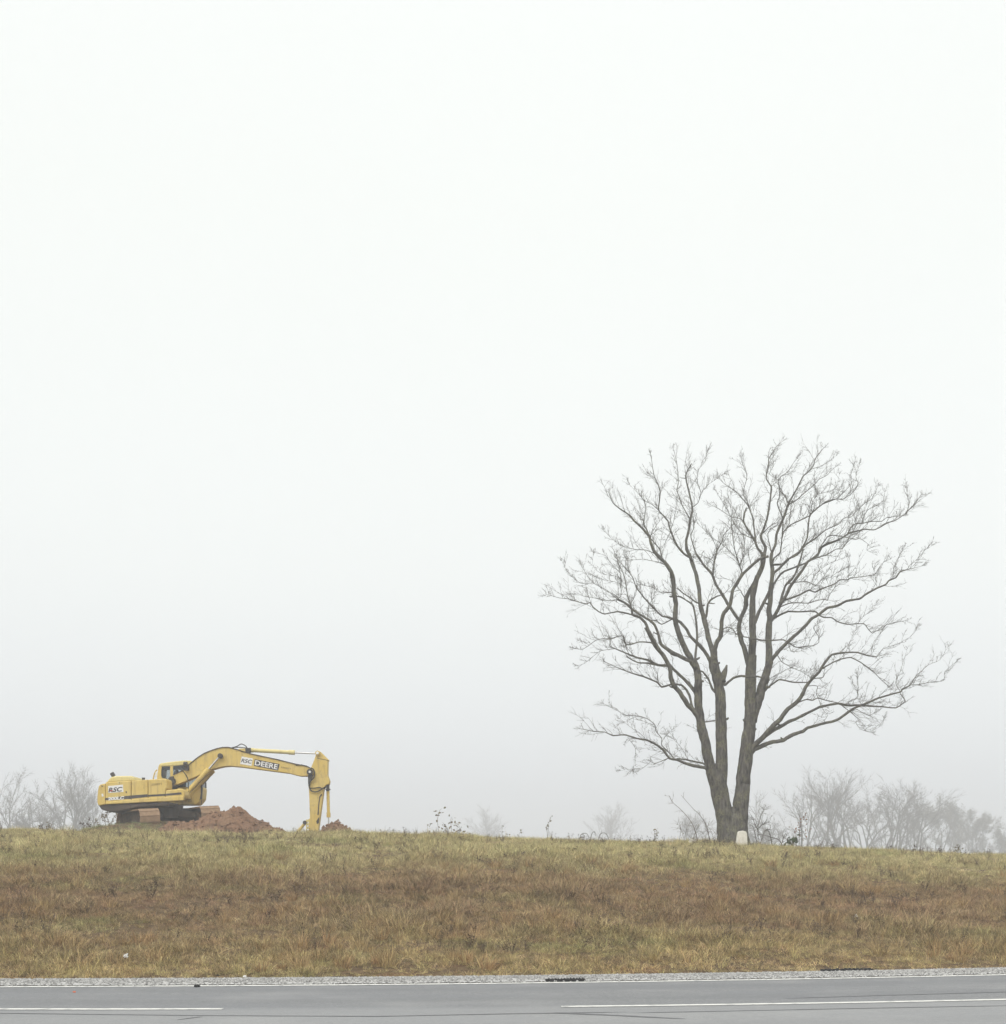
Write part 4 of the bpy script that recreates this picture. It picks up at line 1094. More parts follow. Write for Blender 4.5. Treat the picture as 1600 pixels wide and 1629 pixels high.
m = MB(); p = at(*F2(932, 310), YB - .45); q = at(*F2(972, 392), YB - .4)
m.cyl(p + Vector((-.05, 0, 0)), p + Vector((.09, 0, 0)), .12, 12); m.box(q, (.17, .16, .2)); m.cyl(p, q, .03)
build('work_light', m, MAT['dark'], dg)

# --- cab on the far side
CY0, CY1 = 60.78, 61.78
cab = slab('cab', [(260, 835), (560, 830), (900, 828), (1318, 822), (1332, 880), (1312, 1110), (1236, 1200), (1190, 1240), (880, 1240), (260, 1240)], F2, CY0, CY0, CY1, MAT['yellow'], bevel=.04)
slab('roof', [(316, 352), (330, 312), (372, 280), (640, 240), (900, 216), (1085, 219), (1125, 258), (1135, 300), (660, 345)], F2, CY0, CY0 - .02, CY1 + .02, MAT['hood'], cab, .05)
for y0, y1 in ((CY0, CY0 + .07), (CY1 - .07, CY1)):
    slab('rear_pillar', [(258, 836), (316, 352), (400, 352), (384, 420), (378, 560), (400, 620), (470, 645), (590, 648), (590, 836)], F2, CY0, y0, y1, MAT['yellow'], cab, .012)
    slab('middle_pillar', [(588, 346), (655, 346), (655, 836), (592, 836)], F2, CY0, y0 - .003, y1 + .003, MAT['yellow'], cab, .012)
    slab('front_pillar', [(1105, 290), (1140, 290), (1318, 700), (1322, 826), (1285, 826), (1280, 712)], F2, CY0, y0, y1, MAT['dark'], cab, .012)
    slab('window_pane', [(392, 350), (590, 348), (590, 650), (400, 640), (378, 520)], F2, CY0, y0 + .03, y0 + .036, MAT['glass'], cab, 0)
    slab('window_pane', [(655, 346), (1105, 300), (1282, 720), (1285, 828), (655, 834)], F2, CY0, y0 + .03, y0 + .036, MAT['glass'], cab, 0)
slab('windscreen', [(1120, 296), (1132, 296), (1306, 706), (1308, 826), (1298, 826), (1294, 712)], F2, CY0, CY0 + .08, CY1 - .08, MAT['glass'], cab, 0)
slab('rear_wall', [(262, 834), (320, 352), (332, 352), (276, 834)], F2, CY0, CY0 + .08, CY1 - .08, MAT['interior'], cab, 0)
slab('headliner', [(330, 352), (1120, 300), (1120, 380), (900, 388), (330, 400)], F2, CY0, CY0 + .08, CY1 - .08, MAT['interior'], cab, 0)
st = slab('seat', [(560, 830), (590, 640), (650, 440), (715, 430), (722, 600), (720, 700), (880, 720), (880, 830)], F2, CY0, CY0 + .26, CY1 - .26, MAT['interior'], cab, .04)
slab('door_frame_edge', [(1290, 700), (1318, 690), (1338, 850), (1318, 1100), (1270, 1130), (1298, 980)], F2, CY0, CY0 - .02, CY0 + .1, MAT['dark'], cab, .01)
m = MB(); P = catmull([tuple(at(*F2(*p), CY1 - .1)) for p in ((195, 660), (215, 560), (250, 470), (290, 430))], 4); m.tube(P, [.03] * len(P), 6)
build('handrail', m, MAT['yellow'], dg, smooth=True)
m = MB(); m.box(at(*F2(275, 540), CY1 - .1), (.10, .05, .22)); build('rear_mirror', m, MAT['white'], dg, bevel=.01)
m = MB(); P = [at(*F2(1312, 1110), CY0), at(*F2(1314, 1230), CY0)]; m.cyl(P[0], P[1], .012, 6); build('step_bar', m, MAT['dark'], dg)

# --- undercarriage, slewed a quarter turn under the house
PHI = math.radians(27); ROLL = math.tan(math.radians(3.5))
du = Vector((-math.sin(PHI), math.cos(PHI), 0)); rv = Vector((math.cos(PHI), math.sin(PHI), 0))
def uc(u, v, w): return Vector((EXC[0], EXC[1], EXZ + .04)) + du * u + rv * v + Vector((0, 0, w + v * ROLL))
HL, HR = 1.80, .43
def loop(s):
    """point and heading on the track loop at arc length s"""
    st_ = 2 * HL; arc = math.pi * HR; s %= 2 * (st_ + arc)
    if s < st_: return (-HL + s, 2 * HR, 0)
    s -= st_
    if s < arc: a = s / HR; return (HL + HR * math.sin(a), HR + HR * math.cos(a), -a)
    s -= arc
    if s < st_: return (HL - s, 0, -math.pi)
    s -= st_; a = s / HR; return (-HL - HR * math.sin(a), HR - HR * math.cos(a), -math.pi - a)
per = 2 * (2 * HL + math.pi * HR); NS = 44
for side in (-1, 1):
    vc = side * 1.25
    m = MB()
    for k in range(NS):
        u_, w_, a_ = loop(k * per / NS); ca, sa = math.cos(a_), math.sin(a_)
        for (du0, du1, w0_, w1_) in ((-.114, .114, -.03, .012), (-.09, -.05, .012, .03)):
            base = len(m.v)
            for vv in (-.4, .4):
                for dd, ww in ((du0, w0_), (du1, w0_), (du1, w1_), (du0, w1_)):
                    m.v.append(tuple(uc(u_ + dd * ca - ww * sa, vc + vv, w_ + dd * sa + ww * ca)))
            m.f += [tuple(base + q for q in f) for f in ((0, 1, 2, 3), (7, 6, 5, 4), (0, 4, 5, 1), (1, 5, 6, 2), (2, 6, 7, 3), (3, 7, 4, 0))]
    tr = build('track', m, MAT['shoe'], dg)
    m = MB()                                      # side frame
    for vv in (-.28, .28):
        pts = [(-1.7, .22), (1.7, .22), (1.55, .66), (-1.55, .66)]; base = len(m.v)
        for t0 in (-.05, .05):
            for u_, w_ in pts: m.v.append(tuple(uc(u_, vc + vv + t0, w_)))
        m.f += [tuple(base + q for q in f) for f in ((0, 1, 2, 3), (7, 6, 5, 4), (0, 4, 5, 1), (1, 5, 6, 2), (2, 6, 7, 3), (3, 7, 4, 0))]
    pts = [(-1.75, .06), (1.75, .06), (1.95, .43), (1.75, .80), (-1.75, .80), (-1.95, .43)]; base = len(m.v)   # packed mud
    for t0 in (-.26, .26):
        for u_, w_ in pts: m.v.append(tuple(uc(u_, vc + t0, w_)))
    m.f += [tuple(base + q for q in range(6)), tuple(base + 6 + q for q in reversed(range(6)))] + [(base + q, base + 6 + q, base + 6 + (q + 1) % 6, base + (q + 1) % 6) for q in range(6)]
    build('track_frame', m, MAT['trackside'], tr)
    for nm, u_, r_ in (('idler_wheel', -HL, .39), ('drive_sprocket', HL, .40)):
        m = MB(); m.cyl(uc(u_, vc - .25, HR), uc(u_, vc + .25, HR), r_, 20); m.cyl(uc(u_, vc - .3, HR), uc(u_, vc + .3, HR), .17, 14); build(nm, m, MAT['trackside'], tr)
    for k in range(7):
        m = MB(); u_ = -1.35 + k * .45; m.cyl(uc(u_, vc - .26, .13), uc(u_, vc + .26, .13), .11, 10); build('roller', m, MAT['trackside'], tr)
m = MB()
m.cyl(uc(0, 0, .5), uc(0, 0, 1.02), .62, 20); m.tube([tuple(uc(0, -1.0, .55)), tuple(uc(0, 1.0, .55))], [.34, .34], 4)
for s in (-1, 1): m.tube([tuple(uc(s * .9, -1.0, .5)), tuple(uc(0, 0, .62)), tuple(uc(s * .9, 1.0, .5))], [.2, .3, .2], 5)
build('slewing_base', m, MAT['belly'], dg)

# ================================================================== DIRT PILES
def dirt_mat():
    m, t, b = new_mat('red_clay'); v = coords(t, kind='World')
    n1 = noise(t, v, 1.4, 7, .65); n2 = noise(t, v, 9, 7, .7); n3 = noise(t, v, .8, 4)
    c = mixc(t, rng(t, n2, .3, .7), (.12, .069, .042), (.28, .168, .105))
    c = mixc(t, rng(t, n1, .5, .7, 0, .6), c, (.235, .15, .09))
    c = mixc(t, rng(t, n3, .52, .68, 0, .5), c, (.11, .075, .053))
    t.links.new(c, b.inputs['Base Color']); b.inputs['Roughness'].default_value = .97; b.inputs['Specular IOR Level'].default_value = .08
    bump(t, b, n2, .9, .05); return m
MAT['dirt'] = dirt_mat()
def pile(name, Yc, top_px, dfront, dback, label, seed, step=.075, rough=1.0):
    xs0 = [at(p[0], p[1], Yc).x for p in top_px]; zs0 = [at(p[0], p[1], Yc).z for p in top_px]
    X = np.arange(xs0[0], xs0[-1] + step, step); Y = np.arange(Yc - dfront, Yc + dback + step, step)
    XX, YY = np.meshgrid(X, Y)
    ridge = np.interp(XX, xs0, zs0); g0 = zt(XX, YY)
    h = np.maximum(ridge - zt(XX, np.full_like(XX, Yc)), 0)
    hm = max(h.max(), .1)
    reach = (.35 + .65 * np.sqrt(h / hm))
    q = (YY - Yc + .25 * (vnoise(XX, YY, .9, seed) - .5)) / np.where(YY < Yc, dfront * reach, dback * reach)
    f = np.clip(1 - np.abs(q) ** 1.25, 0, None)
    n = ((vnoise(XX, YY, .55, seed + 1) - .5) * .26 + (vnoise(XX, YY, .22, seed + 2) - .5) * .20 + (vnoise(XX, YY, .1, seed + 3) - .5) * .10) * rough
    z = g0 - .06 + h * f + n * np.clip(h * f * 3, 0, 1)
    nx, ny = len(X), len(Y); mb = MB()
    mb.v = np.stack([XX.ravel(), YY.ravel(), z.ravel()], 1).tolist()
    idx = np.arange(nx * ny).reshape(ny, nx)
    mb.f = [tuple(q_) for q_ in np.stack([idx[:-1, :-1].ravel(), idx[:-1, 1:].ravel(), idx[1:, 1:].ravel(), idx[1:, :-1].ravel()], 1).tolist()]
    cx = float(np.mean(X)); r_ = empty(name, (cx, Yc, gz(cx, Yc)), label, 'dirt pile', 'heaps of dug red clay')
    build('heap', mb, MAT['dirt'], r_, smooth=False)
    rr = random.Random(seed); cm = MB()
    for _ in range(420):
        i = rr.randrange(nx); j = rr.randrange(ny)
        if h[j, i] * f[j, i] < .05: continue
        s = rr.uniform(.025, .085); c = Vector((XX[j, i], YY[j, i], z[j, i] + s * .3)); base = len(cm.v)
        pts = [Vector((1, 0, 0)), Vector((-1, 0, 0)), Vector((0, 1, 0)), Vector((0, -1, 0)), Vector((0, 0, 1)), Vector((0, 0, -1))]
        for p in pts: cm.v.append(tuple(c + p * s * rr.uniform(.6, 1.3)))
        cm.f += [tuple(base + k for k in t_) for t_ in ((0, 2, 4), (2, 1, 4), (1, 3, 4), (3, 0, 4), (2, 0, 5), (1, 2, 5), (3, 1, 5), (0, 3, 5))]
    build('clods', cm, MAT['dirt'], r_, kind='stuff')
    return r_
pile('dirt_pile', 56.9, [(246, 1322), (256, 1314), (275, 1308), (300, 1305), (315, 1303.5), (330, 1300), (345, 1295), (358, 1286.5), (370, 1280), (377, 1278), (383, 1279), (390, 1285), (399, 1294), (411, 1303), (424, 1309), (438, 1313.5), (452, 1318.5), (472, 1331)],
     1.8, 2.0, 'tall heap of red clay in front of the excavator tracks', 3, .065, 1.2)
pile('dirt_pile', 58.9, [(500, 1333), (510, 1324), (518, 1316), (526, 1310.5), (533, 1310.5), (540, 1310), (547, 1315.5), (555, 1321), (563, 1325.5), (574, 1333)],
     1.3, 1.2, 'small flat-topped brown dirt heap beside the excavator arm', 9, .055, 1.3)

# ================================================================== DISTANT TREES IN THE MIST
def far_tree(name, px, top, Y, half_w, stems, label, cat='tree', leafy=False, seed=0, lean=0., group=None, rad=1.0, side=1.0, z0=None, fine=1.0, trunk=.25, lscale=1.0):
    rnd = random.Random(seed); s = Y / F_PX
    X = (px - 800) * s; zb = gz(X, Y) if z0 is None else z0
    H = CAM_H + (ROW_H - top) * s - zb; W = half_w * s
    root = empty(name, (X, Y, zb), label, cat, group)
    tr = MB(); tw = MB(); lf = MB()
    def branch(p, d, L, r, lvl):
        n = 4; pts = [tuple(p)]; rad_ = [r]
        for k in range(n):
            d = (d + Vector((rnd.gauss(0, .12), rnd.gauss(0, .12), rnd.gauss(0, .08) + .03))).normalized()
            p = p + d * L / n; pts.append(tuple(p)); rad_.append(r * (1 - .55 * (k + 1) / n))
            if lvl < 3:
                last = k == n - 1
                for _ in range(3 if last else (1, 2, 3)[lvl]):
                    if last or (k > 0 or lvl > 0) and rnd.random() < (.75, .85, .8)[lvl] * fine:
                        ax = Vector((rnd.gauss(0, 1), rnd.gauss(0, 1), rnd.gauss(0, .6))); ax = (ax - d * ax.dot(d)).normalized()
                        branch(p, d * .8 + ax * rnd.uniform(.35, .75), L * rnd.uniform(.34, .52) * (side if lvl == 0 else 1), max(rad_[-1] * .62, .024 * rad), lvl + 1)
            if leafy and lvl >= 2 and rnd.random() < .8:
                for _ in range(2):
                    q = p + Vector((rnd.gauss(0, .3), rnd.gauss(0, .3), rnd.gauss(0, .3))) * lscale
                    lf.leaf(q, (rnd.gauss(0, 1), rnd.gauss(0, 1), rnd.gauss(0, .6)), (rnd.random(), rnd.random(), 1), rnd.uniform(.2, .42) * lscale, rnd.uniform(.16, .3) * lscale)
        (tr if lvl == 0 else tw).tube(pts, rad_, 5 if lvl == 0 else 3, cap=False)
    for k in range(stems):
        f = (k + .5) / stems * 2 - 1 if stems > 1 else 0
        f += rnd.uniform(-.5, .5) / stems
        tgt = Vector((f * W * .52 + lean * s * .7, rnd.uniform(-.5, .5) * W * .6, H * (.68 - .14 * abs(f)) * rnd.uniform(.88, 1.08)))
        st = Vector((X + f * trunk * W, Y + rnd.uniform(-.2, .2), zb - .2))
        branch(st, tgt.normalized(), tgt.length, (.07 + .011 * H) * rad * rnd.uniform(.8, 1.2), 0)
    build('trunk', tr, MAT['fartwig'], root, smooth=True)
    build('crown', tw, MAT['fartwig'], root)
    if leafy: build('leaves', lf, MAT['farleaf'], root, kind='stuff')
    return root
GR, GL, GC = 'misty trees behind the right crest', 'misty trees behind the left crest', 'faint trees behind the middle of the crest'
far_tree('distant_tree', 1241, 1243, 308, 22, 2, 'thin pale forked tree in mist just right of the big trunk', seed=1, lean=-8, group=GR, fine=.7)
far_tree('distant_tree', 1272, 1227, 308, 18, 2, 'thin upright misty tree behind the russet-leaved sapling', seed=2, group=GR, fine=.75)
far_tree('distant_tree', 1287, 1229, 327, 34, 3, 'misty tree leaning right, tallest of the right-hand group', seed=3, lean=26, group=GR, fine=.8)
far_tree('distant_tree', 1318, 1233, 336, 28, 3, 'misty tree with crossing stems left of the broad fan tree', seed=4, lean=4, group=GR, fine=.85)
far_tree('distant_tree', 1349, 1237, 336, 34, 7, 'broad misty tree with many stems fanning from its base', seed=5, group=GR)
far_tree('distant_tree', 1386, 1255, 345, 30, 4, 'low misty tree between the two broad fan trees', seed=55, group=GR)
far_tree('distant_tree', 1420, 1239, 345, 46, 7, 'widest misty fan tree left of the leafy trees', seed=6, group=GR)
far_tree('distant_tree', 1455, 1257, 355, 32, 5, 'dense misty tree touching the leafy trees', seed=66, group=GR)
far_tree('distant_tree', 1492, 1265, 430, 34, 5, 'rounded misty tree with clinging green-brown leaves', leafy=True, seed=7, group=GR)
far_tree('distant_tree', 1540, 1283, 450, 36, 5, 'lower rounded leafy tree near the right edge', leafy=True, seed=8, group=GR)
far_tree('distant_shrub', 1584, 1318, 450, 22, 4, 'low leafy shrub fading out at the right edge', 'shrub', leafy=True, seed=9, group=GR)
far_tree('distant_tree', 14, 1234, 300, 42, 7, 'misty fan tree cut by the left edge', seed=11, group=GL)
far_tree('distant_tree', 97, 1238, 300, 24, 4, 'misty tree left of the taller one near the excavator', seed=12, lean=-6, group=GL)
far_tree('distant_tree', 119, 1224, 305, 30, 4, 'tallest misty tree in the left-hand group', seed=13, group=GL)
far_tree('distant_tree', 140, 1254, 305, 22, 3, 'misty tree leaning towards the excavator counterweight', seed=14, lean=8, group=GL)
far_tree('distant_shrub', 66, 1286, 300, 26, 6, 'low misty thicket between the left-hand trees', 'shrub', seed=15, group=GL)
far_tree('distant_tree', 974, 1284, 600, 24, 6, 'faint round tree almost lost in mist left of the big tree', seed=16, group=GC, rad=1.2)
far_tree('distant_tree', 776, 1289, 636, 22, 6, 'faintest misty tree right of the leafy weed', seed=17, group=GC, rad=1.2)
far_tree('distant_shrub', 404, 1296, 150, 9, 3, 'pale grey-green treetop peeping out behind the tall clay heap', 'shrub', leafy=True, seed=18, side=.3, lscale=.7, rad=.8)
far_tree('distant_shrub', 1095, 1296, 355, 20, 6, 'misty brush behind the arching stems left of the trunk', 'shrub', seed=19, group=GC, fine=.9)
far_tree('distant_shrub', 1225, 1308, 318, 26, 7, 'misty brush behind the broken branch right of the trunk', 'shrub', seed=20, group=GR)

# ================================================================== BRUSH, WEEDS, STONES ON THE CREST
def stemmed(name, paths, Y, mat, label, cat, side=0, leaf=None, seed=0, group=None, r0=.012, twl=.22, lsize=.07, lcount=0, spread=.03, lr=(.25, 1)):
    """a plant made of drawn stems with side twigs and leaves"""
    rnd = random.Random(seed); x0 = paths[0][0]; b = at(x0[0], x0[1], Y)
    root = empty(name, (b.x, Y, gz(b.x, Y)), label, cat, group)
    st = MB(); lv = MB()
    for pa in paths:
        dy = rnd.uniform(-.35, .35); P = []
        for i, p in enumerate(pa):
            w = at(p[0], p[1], Y); w.y += dy * i / max(1, len(pa) - 1); P.append(tuple(w))
        if pa[0] == x0 or True:
            P[0] = (P[0][0], P[0][1], min(P[0][2], gz(P[0][0], P[0][1])) - .03) if pa[0][1] > 1322 else P[0]
        P = catmull(P, 4); n = len(P)
        st.tube(P, [r0 * (1 - .7 * i / n) for i in range(n)], 4, cap=False)
        for _ in range(side):
            i = rnd.randrange(n // 5, n - 1); p = Vector(P[i]); tg = (Vector(P[i + 1]) - p).normalized()
            ax = Vector((rnd.gauss(0, 1), rnd.gauss(0, 1), rnd.gauss(0, .6))); ax = (ax - tg * ax.dot(tg)).normalized()
            grow(st, p, tg * .6 + ax * .8, twl * rnd.uniform(.5, 1.3), r0 * .45, 1, rnd, 3, .25, .05, .8)
        for _ in range(lcount):
            i = rnd.randrange(int(n * lr[0]), int(n * lr[1])); p = Vector(P[min(i, n - 1)]) + Vector((rnd.gauss(0, spread), rnd.gauss(0, spread), rnd.gauss(0, spread)))
            lv.leaf(p, (rnd.gauss(0, 1), rnd.gauss(0, 1), rnd.gauss(-.2, .7)), (rnd.random(), rnd.random(), .4), lsize * rnd.uniform(.7, 1.5), lsize * rnd.uniform(.4, .8))
    build('stems', st, mat, root, smooth=True)
    if lcount: build('leaves', lv, leaf, root)
    return root
Wb = MAT['brush']
stemmed('brush_stem', [[(1112, 1336), (1104, 1318), (1097, 1305), (1082, 1288), (1070, 1278), (1063, 1266)]], 52, Wb, 'long thin bare stem arching left, farther from the trunk', 'sapling', 8, seed=1, group='arching stems by the trunk', r0=.015, twl=.35)
stemmed('brush_stem', [[(1130, 1336), (1126, 1320), (1121, 1307), (1113, 1295), (1103, 1285), (1085, 1264)]], 52, Wb, 'long thin bare stem arching left, nearer the trunk', 'sapling', 8, seed=2, group='arching stems by the trunk', r0=.015, twl=.35)
stemmed('bramble', [[(1132, 1336), (1126, 1326), (1118, 1318)], [(1136, 1336), (1140, 1322), (1146, 1312)], [(1128, 1336), (1118, 1326), (1108, 1322)], [(1138, 1336), (1132, 1322), (1124, 1312)], [(1142, 1336), (1140, 1328), (1132, 1318)]], 51.2, Wb,
        'tangled bare bramble hugging the left foot of the trunk', 'bramble', 8, seed=3, twl=.25, r0=.008)
stemmed('bramble', [[(1080, 1336), (1082, 1318), (1078, 1306)], [(1086, 1336), (1092, 1318), (1098, 1306)], [(1090, 1336), (1084, 1322), (1076, 1308)], [(1100, 1337), (1106, 1324), (1112, 1312)]], 53, Wb,
        'thin twiggy bramble between the two arching stems', 'bramble', 10, MAT['weedleaf'], seed=4, r0=.009, twl=.3, lcount=6, lsize=.05)
stemmed('bare_shrub', [[(1206, 1340), (1206, 1328), (1206, 1316), (1211, 1298), (1219, 1280)], [(1206, 1326), (1198, 1316), (1190, 1314)], [(1206, 1318), (1214, 1310), (1222, 1308)], [(1206, 1322), (1200, 1310), (1196, 1300)], [(1207, 1330), (1216, 1322), (1226, 1320)]], 51.4, MAT['twig'],
        'leafless upright shrub just right of the trunk', 'shrub', 9, seed=5, r0=.017, twl=.32)
stemmed('fallen_branch', [[(1248, 1343), (1240, 1337), (1230, 1332.5), (1219, 1329), (1207, 1326.5)], [(1230, 1332.5), (1222, 1324), (1214, 1321)], [(1240, 1337), (1246, 1328)]], 51, MAT['twig'], 'broken bare branch lying on the grass right of the trunk', 'branch', 6, seed=6, r0=.02, twl=.3)
stemmed('russet_sapling', [[(1271, 1346), (1271, 1330), (1272, 1316), (1272, 1300), (1271, 1284)]], 56, MAT['twig'], 'slim sapling holding a few russet leaves right of the trunk', 'sapling', 10, MAT['redleaf'], seed=7, r0=.016, twl=.35, lcount=34, lsize=.1, spread=.16, lr=(.45, .75))
stemmed('green_plant', [[(1260, 1345), (1256, 1338), (1250, 1335)], [(1260, 1345), (1264, 1338), (1270, 1336)], [(1260, 1345), (1259, 1337), (1262, 1332)], [(1261, 1345), (1254, 1341), (1251, 1340)]], 50.2, MAT['brush'], 'dark green broad-leaved plant on the crest right of the trunk', 'plant', 0, MAT['greenleaf'], seed=8, r0=.012, lcount=9, lsize=.15)
stemmed('leafy_weed', [[(700, 1336), (697, 1318), (696, 1304), (699, 1290), (703, 1286)], [(716, 1336), (718, 1318), (716, 1306), (719, 1299)], [(728, 1336), (732, 1318), (726, 1310)], [(708, 1336), (710, 1320), (704, 1308)], [(722, 1336), (728, 1322), (735, 1316)], [(712, 1336), (713, 1322), (707, 1314)]], 51.5, MAT['brush'],
        'tallest leafy weed on the crest between excavator and tree', 'weed', 1, MAT['weedleaf'], seed=9, r0=.008, lcount=9, lsize=.12, twl=.2, spread=.07)
stemmed('leafy_weed', [[(871, 1337), (872, 1322), (873, 1310), (876, 1300), (879, 1297)], [(873, 1337), (870, 1322), (869, 1314)]], 51.5, MAT['brush'], 'slender single weed stalk left of the dead vine', 'weed', 1, MAT['weedleaf'], seed=10, r0=.007, lcount=8, lsize=.09)
stemmed('leafy_weed', [[(823, 1336), (826, 1326), (831, 1319)], [(805, 1336), (807, 1326)], [(798, 1336), (799, 1312)]], 51.5, MAT['brush'], 'low sparse weed in front of the faintest misty tree', 'weed', 2, MAT['weedleaf'], seed=11, r0=.006, lcount=5, lsize=.09)
stemmed('leafy_weed', [[(660, 1334), (661, 1324), (662, 1318)], [(679, 1334), (680, 1314), (684, 1310)], [(750, 1336), (752, 1326)], [(744, 1336), (743, 1322)]], 51.5, MAT['brush'], 'small scattered weed beside the tallest leafy weed', 'weed', 2, MAT['weedleaf'], seed=12, r0=.006, lcount=5, lsize=.08)
stemmed('dead_vine', [[(920, 1336), (924, 1328), (932, 1326), (936, 1332), (934, 1337)], [(938, 1337), (941, 1327), (946, 1323), (947, 1330)], [(950, 1337), (954, 1328), (961, 1325), (966, 1330), (968, 1337)], [(926, 1337), (930, 1330), (925, 1327)]], 51.5, MAT['twig'], 'curled dead vine loops lying on the crest', 'vine', 2, seed=13, r0=.014, twl=.15)
stemmed('upright_weed', [[(1041, 1339), (1041, 1328), (1040, 1321)], [(1043, 1339), (1043, 1330), (1045, 1325)]], 51.5, MAT['brush'], 'short pale upright weed beside the flat stones', 'weed', 2, MAT['weedleaf'], seed=14, r0=.012, lcount=16, lsize=.06)
stemmed('seedy_weed', [[(1418, 1357), (1420, 1348)], [(1436, 1357), (1440, 1349)], [(1450, 1357), (1452, 1345)], [(1470, 1358), (1468, 1350)], [(1488, 1359), (1491, 1351)]], 54, MAT['brush'], 'row of dark seedy weeds on the right crest', 'weed', 2, d_mat, seed=15, r0=.01, lcount=10, lsize=.09, twl=.2)
stemmed('straw_weed', [[(1524, 1361), (1523, 1350), (1526, 1344)], [(1528, 1361), (1530, 1350)], [(1520, 1361), (1518, 1353)]], 54.5, MAT['brush'], 'pale dry weed near the right end of the crest', 'weed', 2, MAT['weedleaf'], seed=16, r0=.012, lcount=14, lsize=.08)
stemmed('tall_grass_stalk', [[(598, 1334), (597, 1316)], [(577, 1333), (576, 1318)], [(629, 1334), (630, 1320)], [(590, 1334), (592, 1322)]], 52, MAT['brush'], 'thin dry stalks right of the small dirt heap', 'weed', 1, seed=17, r0=.006, twl=.1)
stemmed('dark_shrub', [[(138, 1322), (140, 1310), (143, 1303)], [(142, 1322), (147, 1310)], [(134, 1322), (132, 1313), (128, 1309)], [(146, 1322), (152, 1314)]], 62, MAT['brush'], 'dark little shrub left of the excavator', 'shrub', 6, d_mat, seed=18, r0=.014, lcount=12, lsize=.1, twl=.25)
stemmed('green_shrub', [[(168, 1320), (166, 1304), (160, 1296)], [(174, 1320), (178, 1303), (184, 1294)], [(182, 1319), (188, 1306), (196, 1299)], [(162, 1320), (154, 1310), (150, 1304)], [(178, 1320), (170, 1300), (172, 1292)]], 63.5, MAT['brush'],
        'loose green-brown shrub under the excavator counterweight', 'shrub', 9, MAT['weedleaf'], seed=19, r0=.014, lcount=26, lsize=.1, twl=.35)
stemmed('straw_weed', [[(74, 1322), (76, 1312)], [(80, 1322), (80, 1308)], [(70, 1322), (68, 1313)]], 53, MAT['brush'], 'dry weed on the crest below the left-hand misty trees', 'weed', 3, MAT['weedleaf'], seed=20, r0=.012, lcount=10, lsize=.08)

# white stone marker in front of the trunk
def marker():
    Y = 50.1; b = at(1179, 1341, Y); zb = gz(b.x, Y) - .08
    s = Y / F_PX; w0, w1, h = 9.2 * s, 7.4 * s, at(0, 1321.5, Y).z - zb
    bm = bmesh.new()
    prof_ = [(-w0, 0), (w0, 0), (w0 * .98, h * .4), (w1 + .02, h * .86), (w1 - .02, h * .96), (.02, h), (-w1 * .72, h * .965), (-w1 * .86, h * .88), (-w0 * .93, h * .4)]
    f0 = [bm.verts.new((x, -.09, z)) for x, z in prof_]; f1 = [bm.verts.new((x, .09, z)) for x, z in prof_]
    bm.faces.new(f0); bm.faces.new(f1[::-1])
    for k in range(len(prof_)): bm.faces.new((f0[k], f1[k], f1[(k + 1) % len(prof_)], f0[(k + 1) % len(prof_)]))
    bmesh.ops.recalc_face_normals(bm, faces=bm.faces)
    me = bpy.data.meshes.new('stone_marker'); bm.to_mesh(me); bm.free()
    o = bpy.data.objects.new('stone_marker', me); col.objects.link(o); o.location = (b.x, Y, zb); o.rotation_euler = (math.radians(-4), math.radians(2), math.radians(8))
    bv = o.modifiers.new('edge', 'BEVEL'); bv.width = .025; bv.segments = 3
    m, t, bb = new_mat('weathered_marble'); v = coords(t); n = noise(t, v, 7, 7, .65); n2 = noise(t, coords(t, (3, 3, .6)), 4, 6)
    c = mixc(t, rng(t, n, .35, .65), (.58, .545, .47), (.72, .69, .62)); c = mixc(t, rng(t, n2, .5, .72, 0, .55), c, (.42, .38, .29))
    t.links.new(c, bb.inputs['Base Color']); bb.inputs['Roughness'].default_value = .85; bump(t, bb, n, .3, .02)
    me.materials.append(m)
    tag(o, 'small weathered white headstone leaning before the tree trunk', 'headstone')
marker()

def rock(name, px0, px1, py, Y, hgt, label, cat, mat, seed, depth=.25, group=None, loc_z=None):
    rnd = random.Random(seed); s = Y / F_PX; c = at((px0 + px1) / 2, py, Y); w = (px1 - px0) * s / 2
    bm = bmesh.new(); bmesh.ops.create_icosphere(bm, subdivisions=3, radius=1)
    for v_ in bm.verts:
        n = mnoise.noise(v_.co * 1.6 + Vector((seed * 3.1, 0, 0))) * .35 + mnoise.noise(v_.co * 4 + Vector((seed, 5, 0))) * .14
        v_.co *= 1 + n; v_.co.x *= w; v_.co.y *= depth; v_.co.z *= hgt
    me = bpy.data.meshes.new(name); bm.to_mesh(me); bm.free(); me.materials.append(mat)
    o = bpy.data.objects.new(name, me); col.objects.link(o)
    o.location = (c.x, Y, (gz(c.x, Y) if loc_z is None else loc_z) + hgt * .35)
    return tag(o, label, cat, group)
rock('flat_stone', 1050, 1076, 1335, 51.2, .16, 'low mossy flat stone left of the trunk beside the upright weed', 'stone', MAT['stone'], 1)
rock('flat_stone', 1094, 1109, 1334, 51.4, .15, 'smaller mossy stone between flat stone and trunk', 'stone', MAT['stone'], 2)
rock('root_mound', 1110, 1136, 1336, 51.0, .12, 'dark mound of leaf litter against the left foot of the trunk', 'mound', MAT['trackside'], 3)

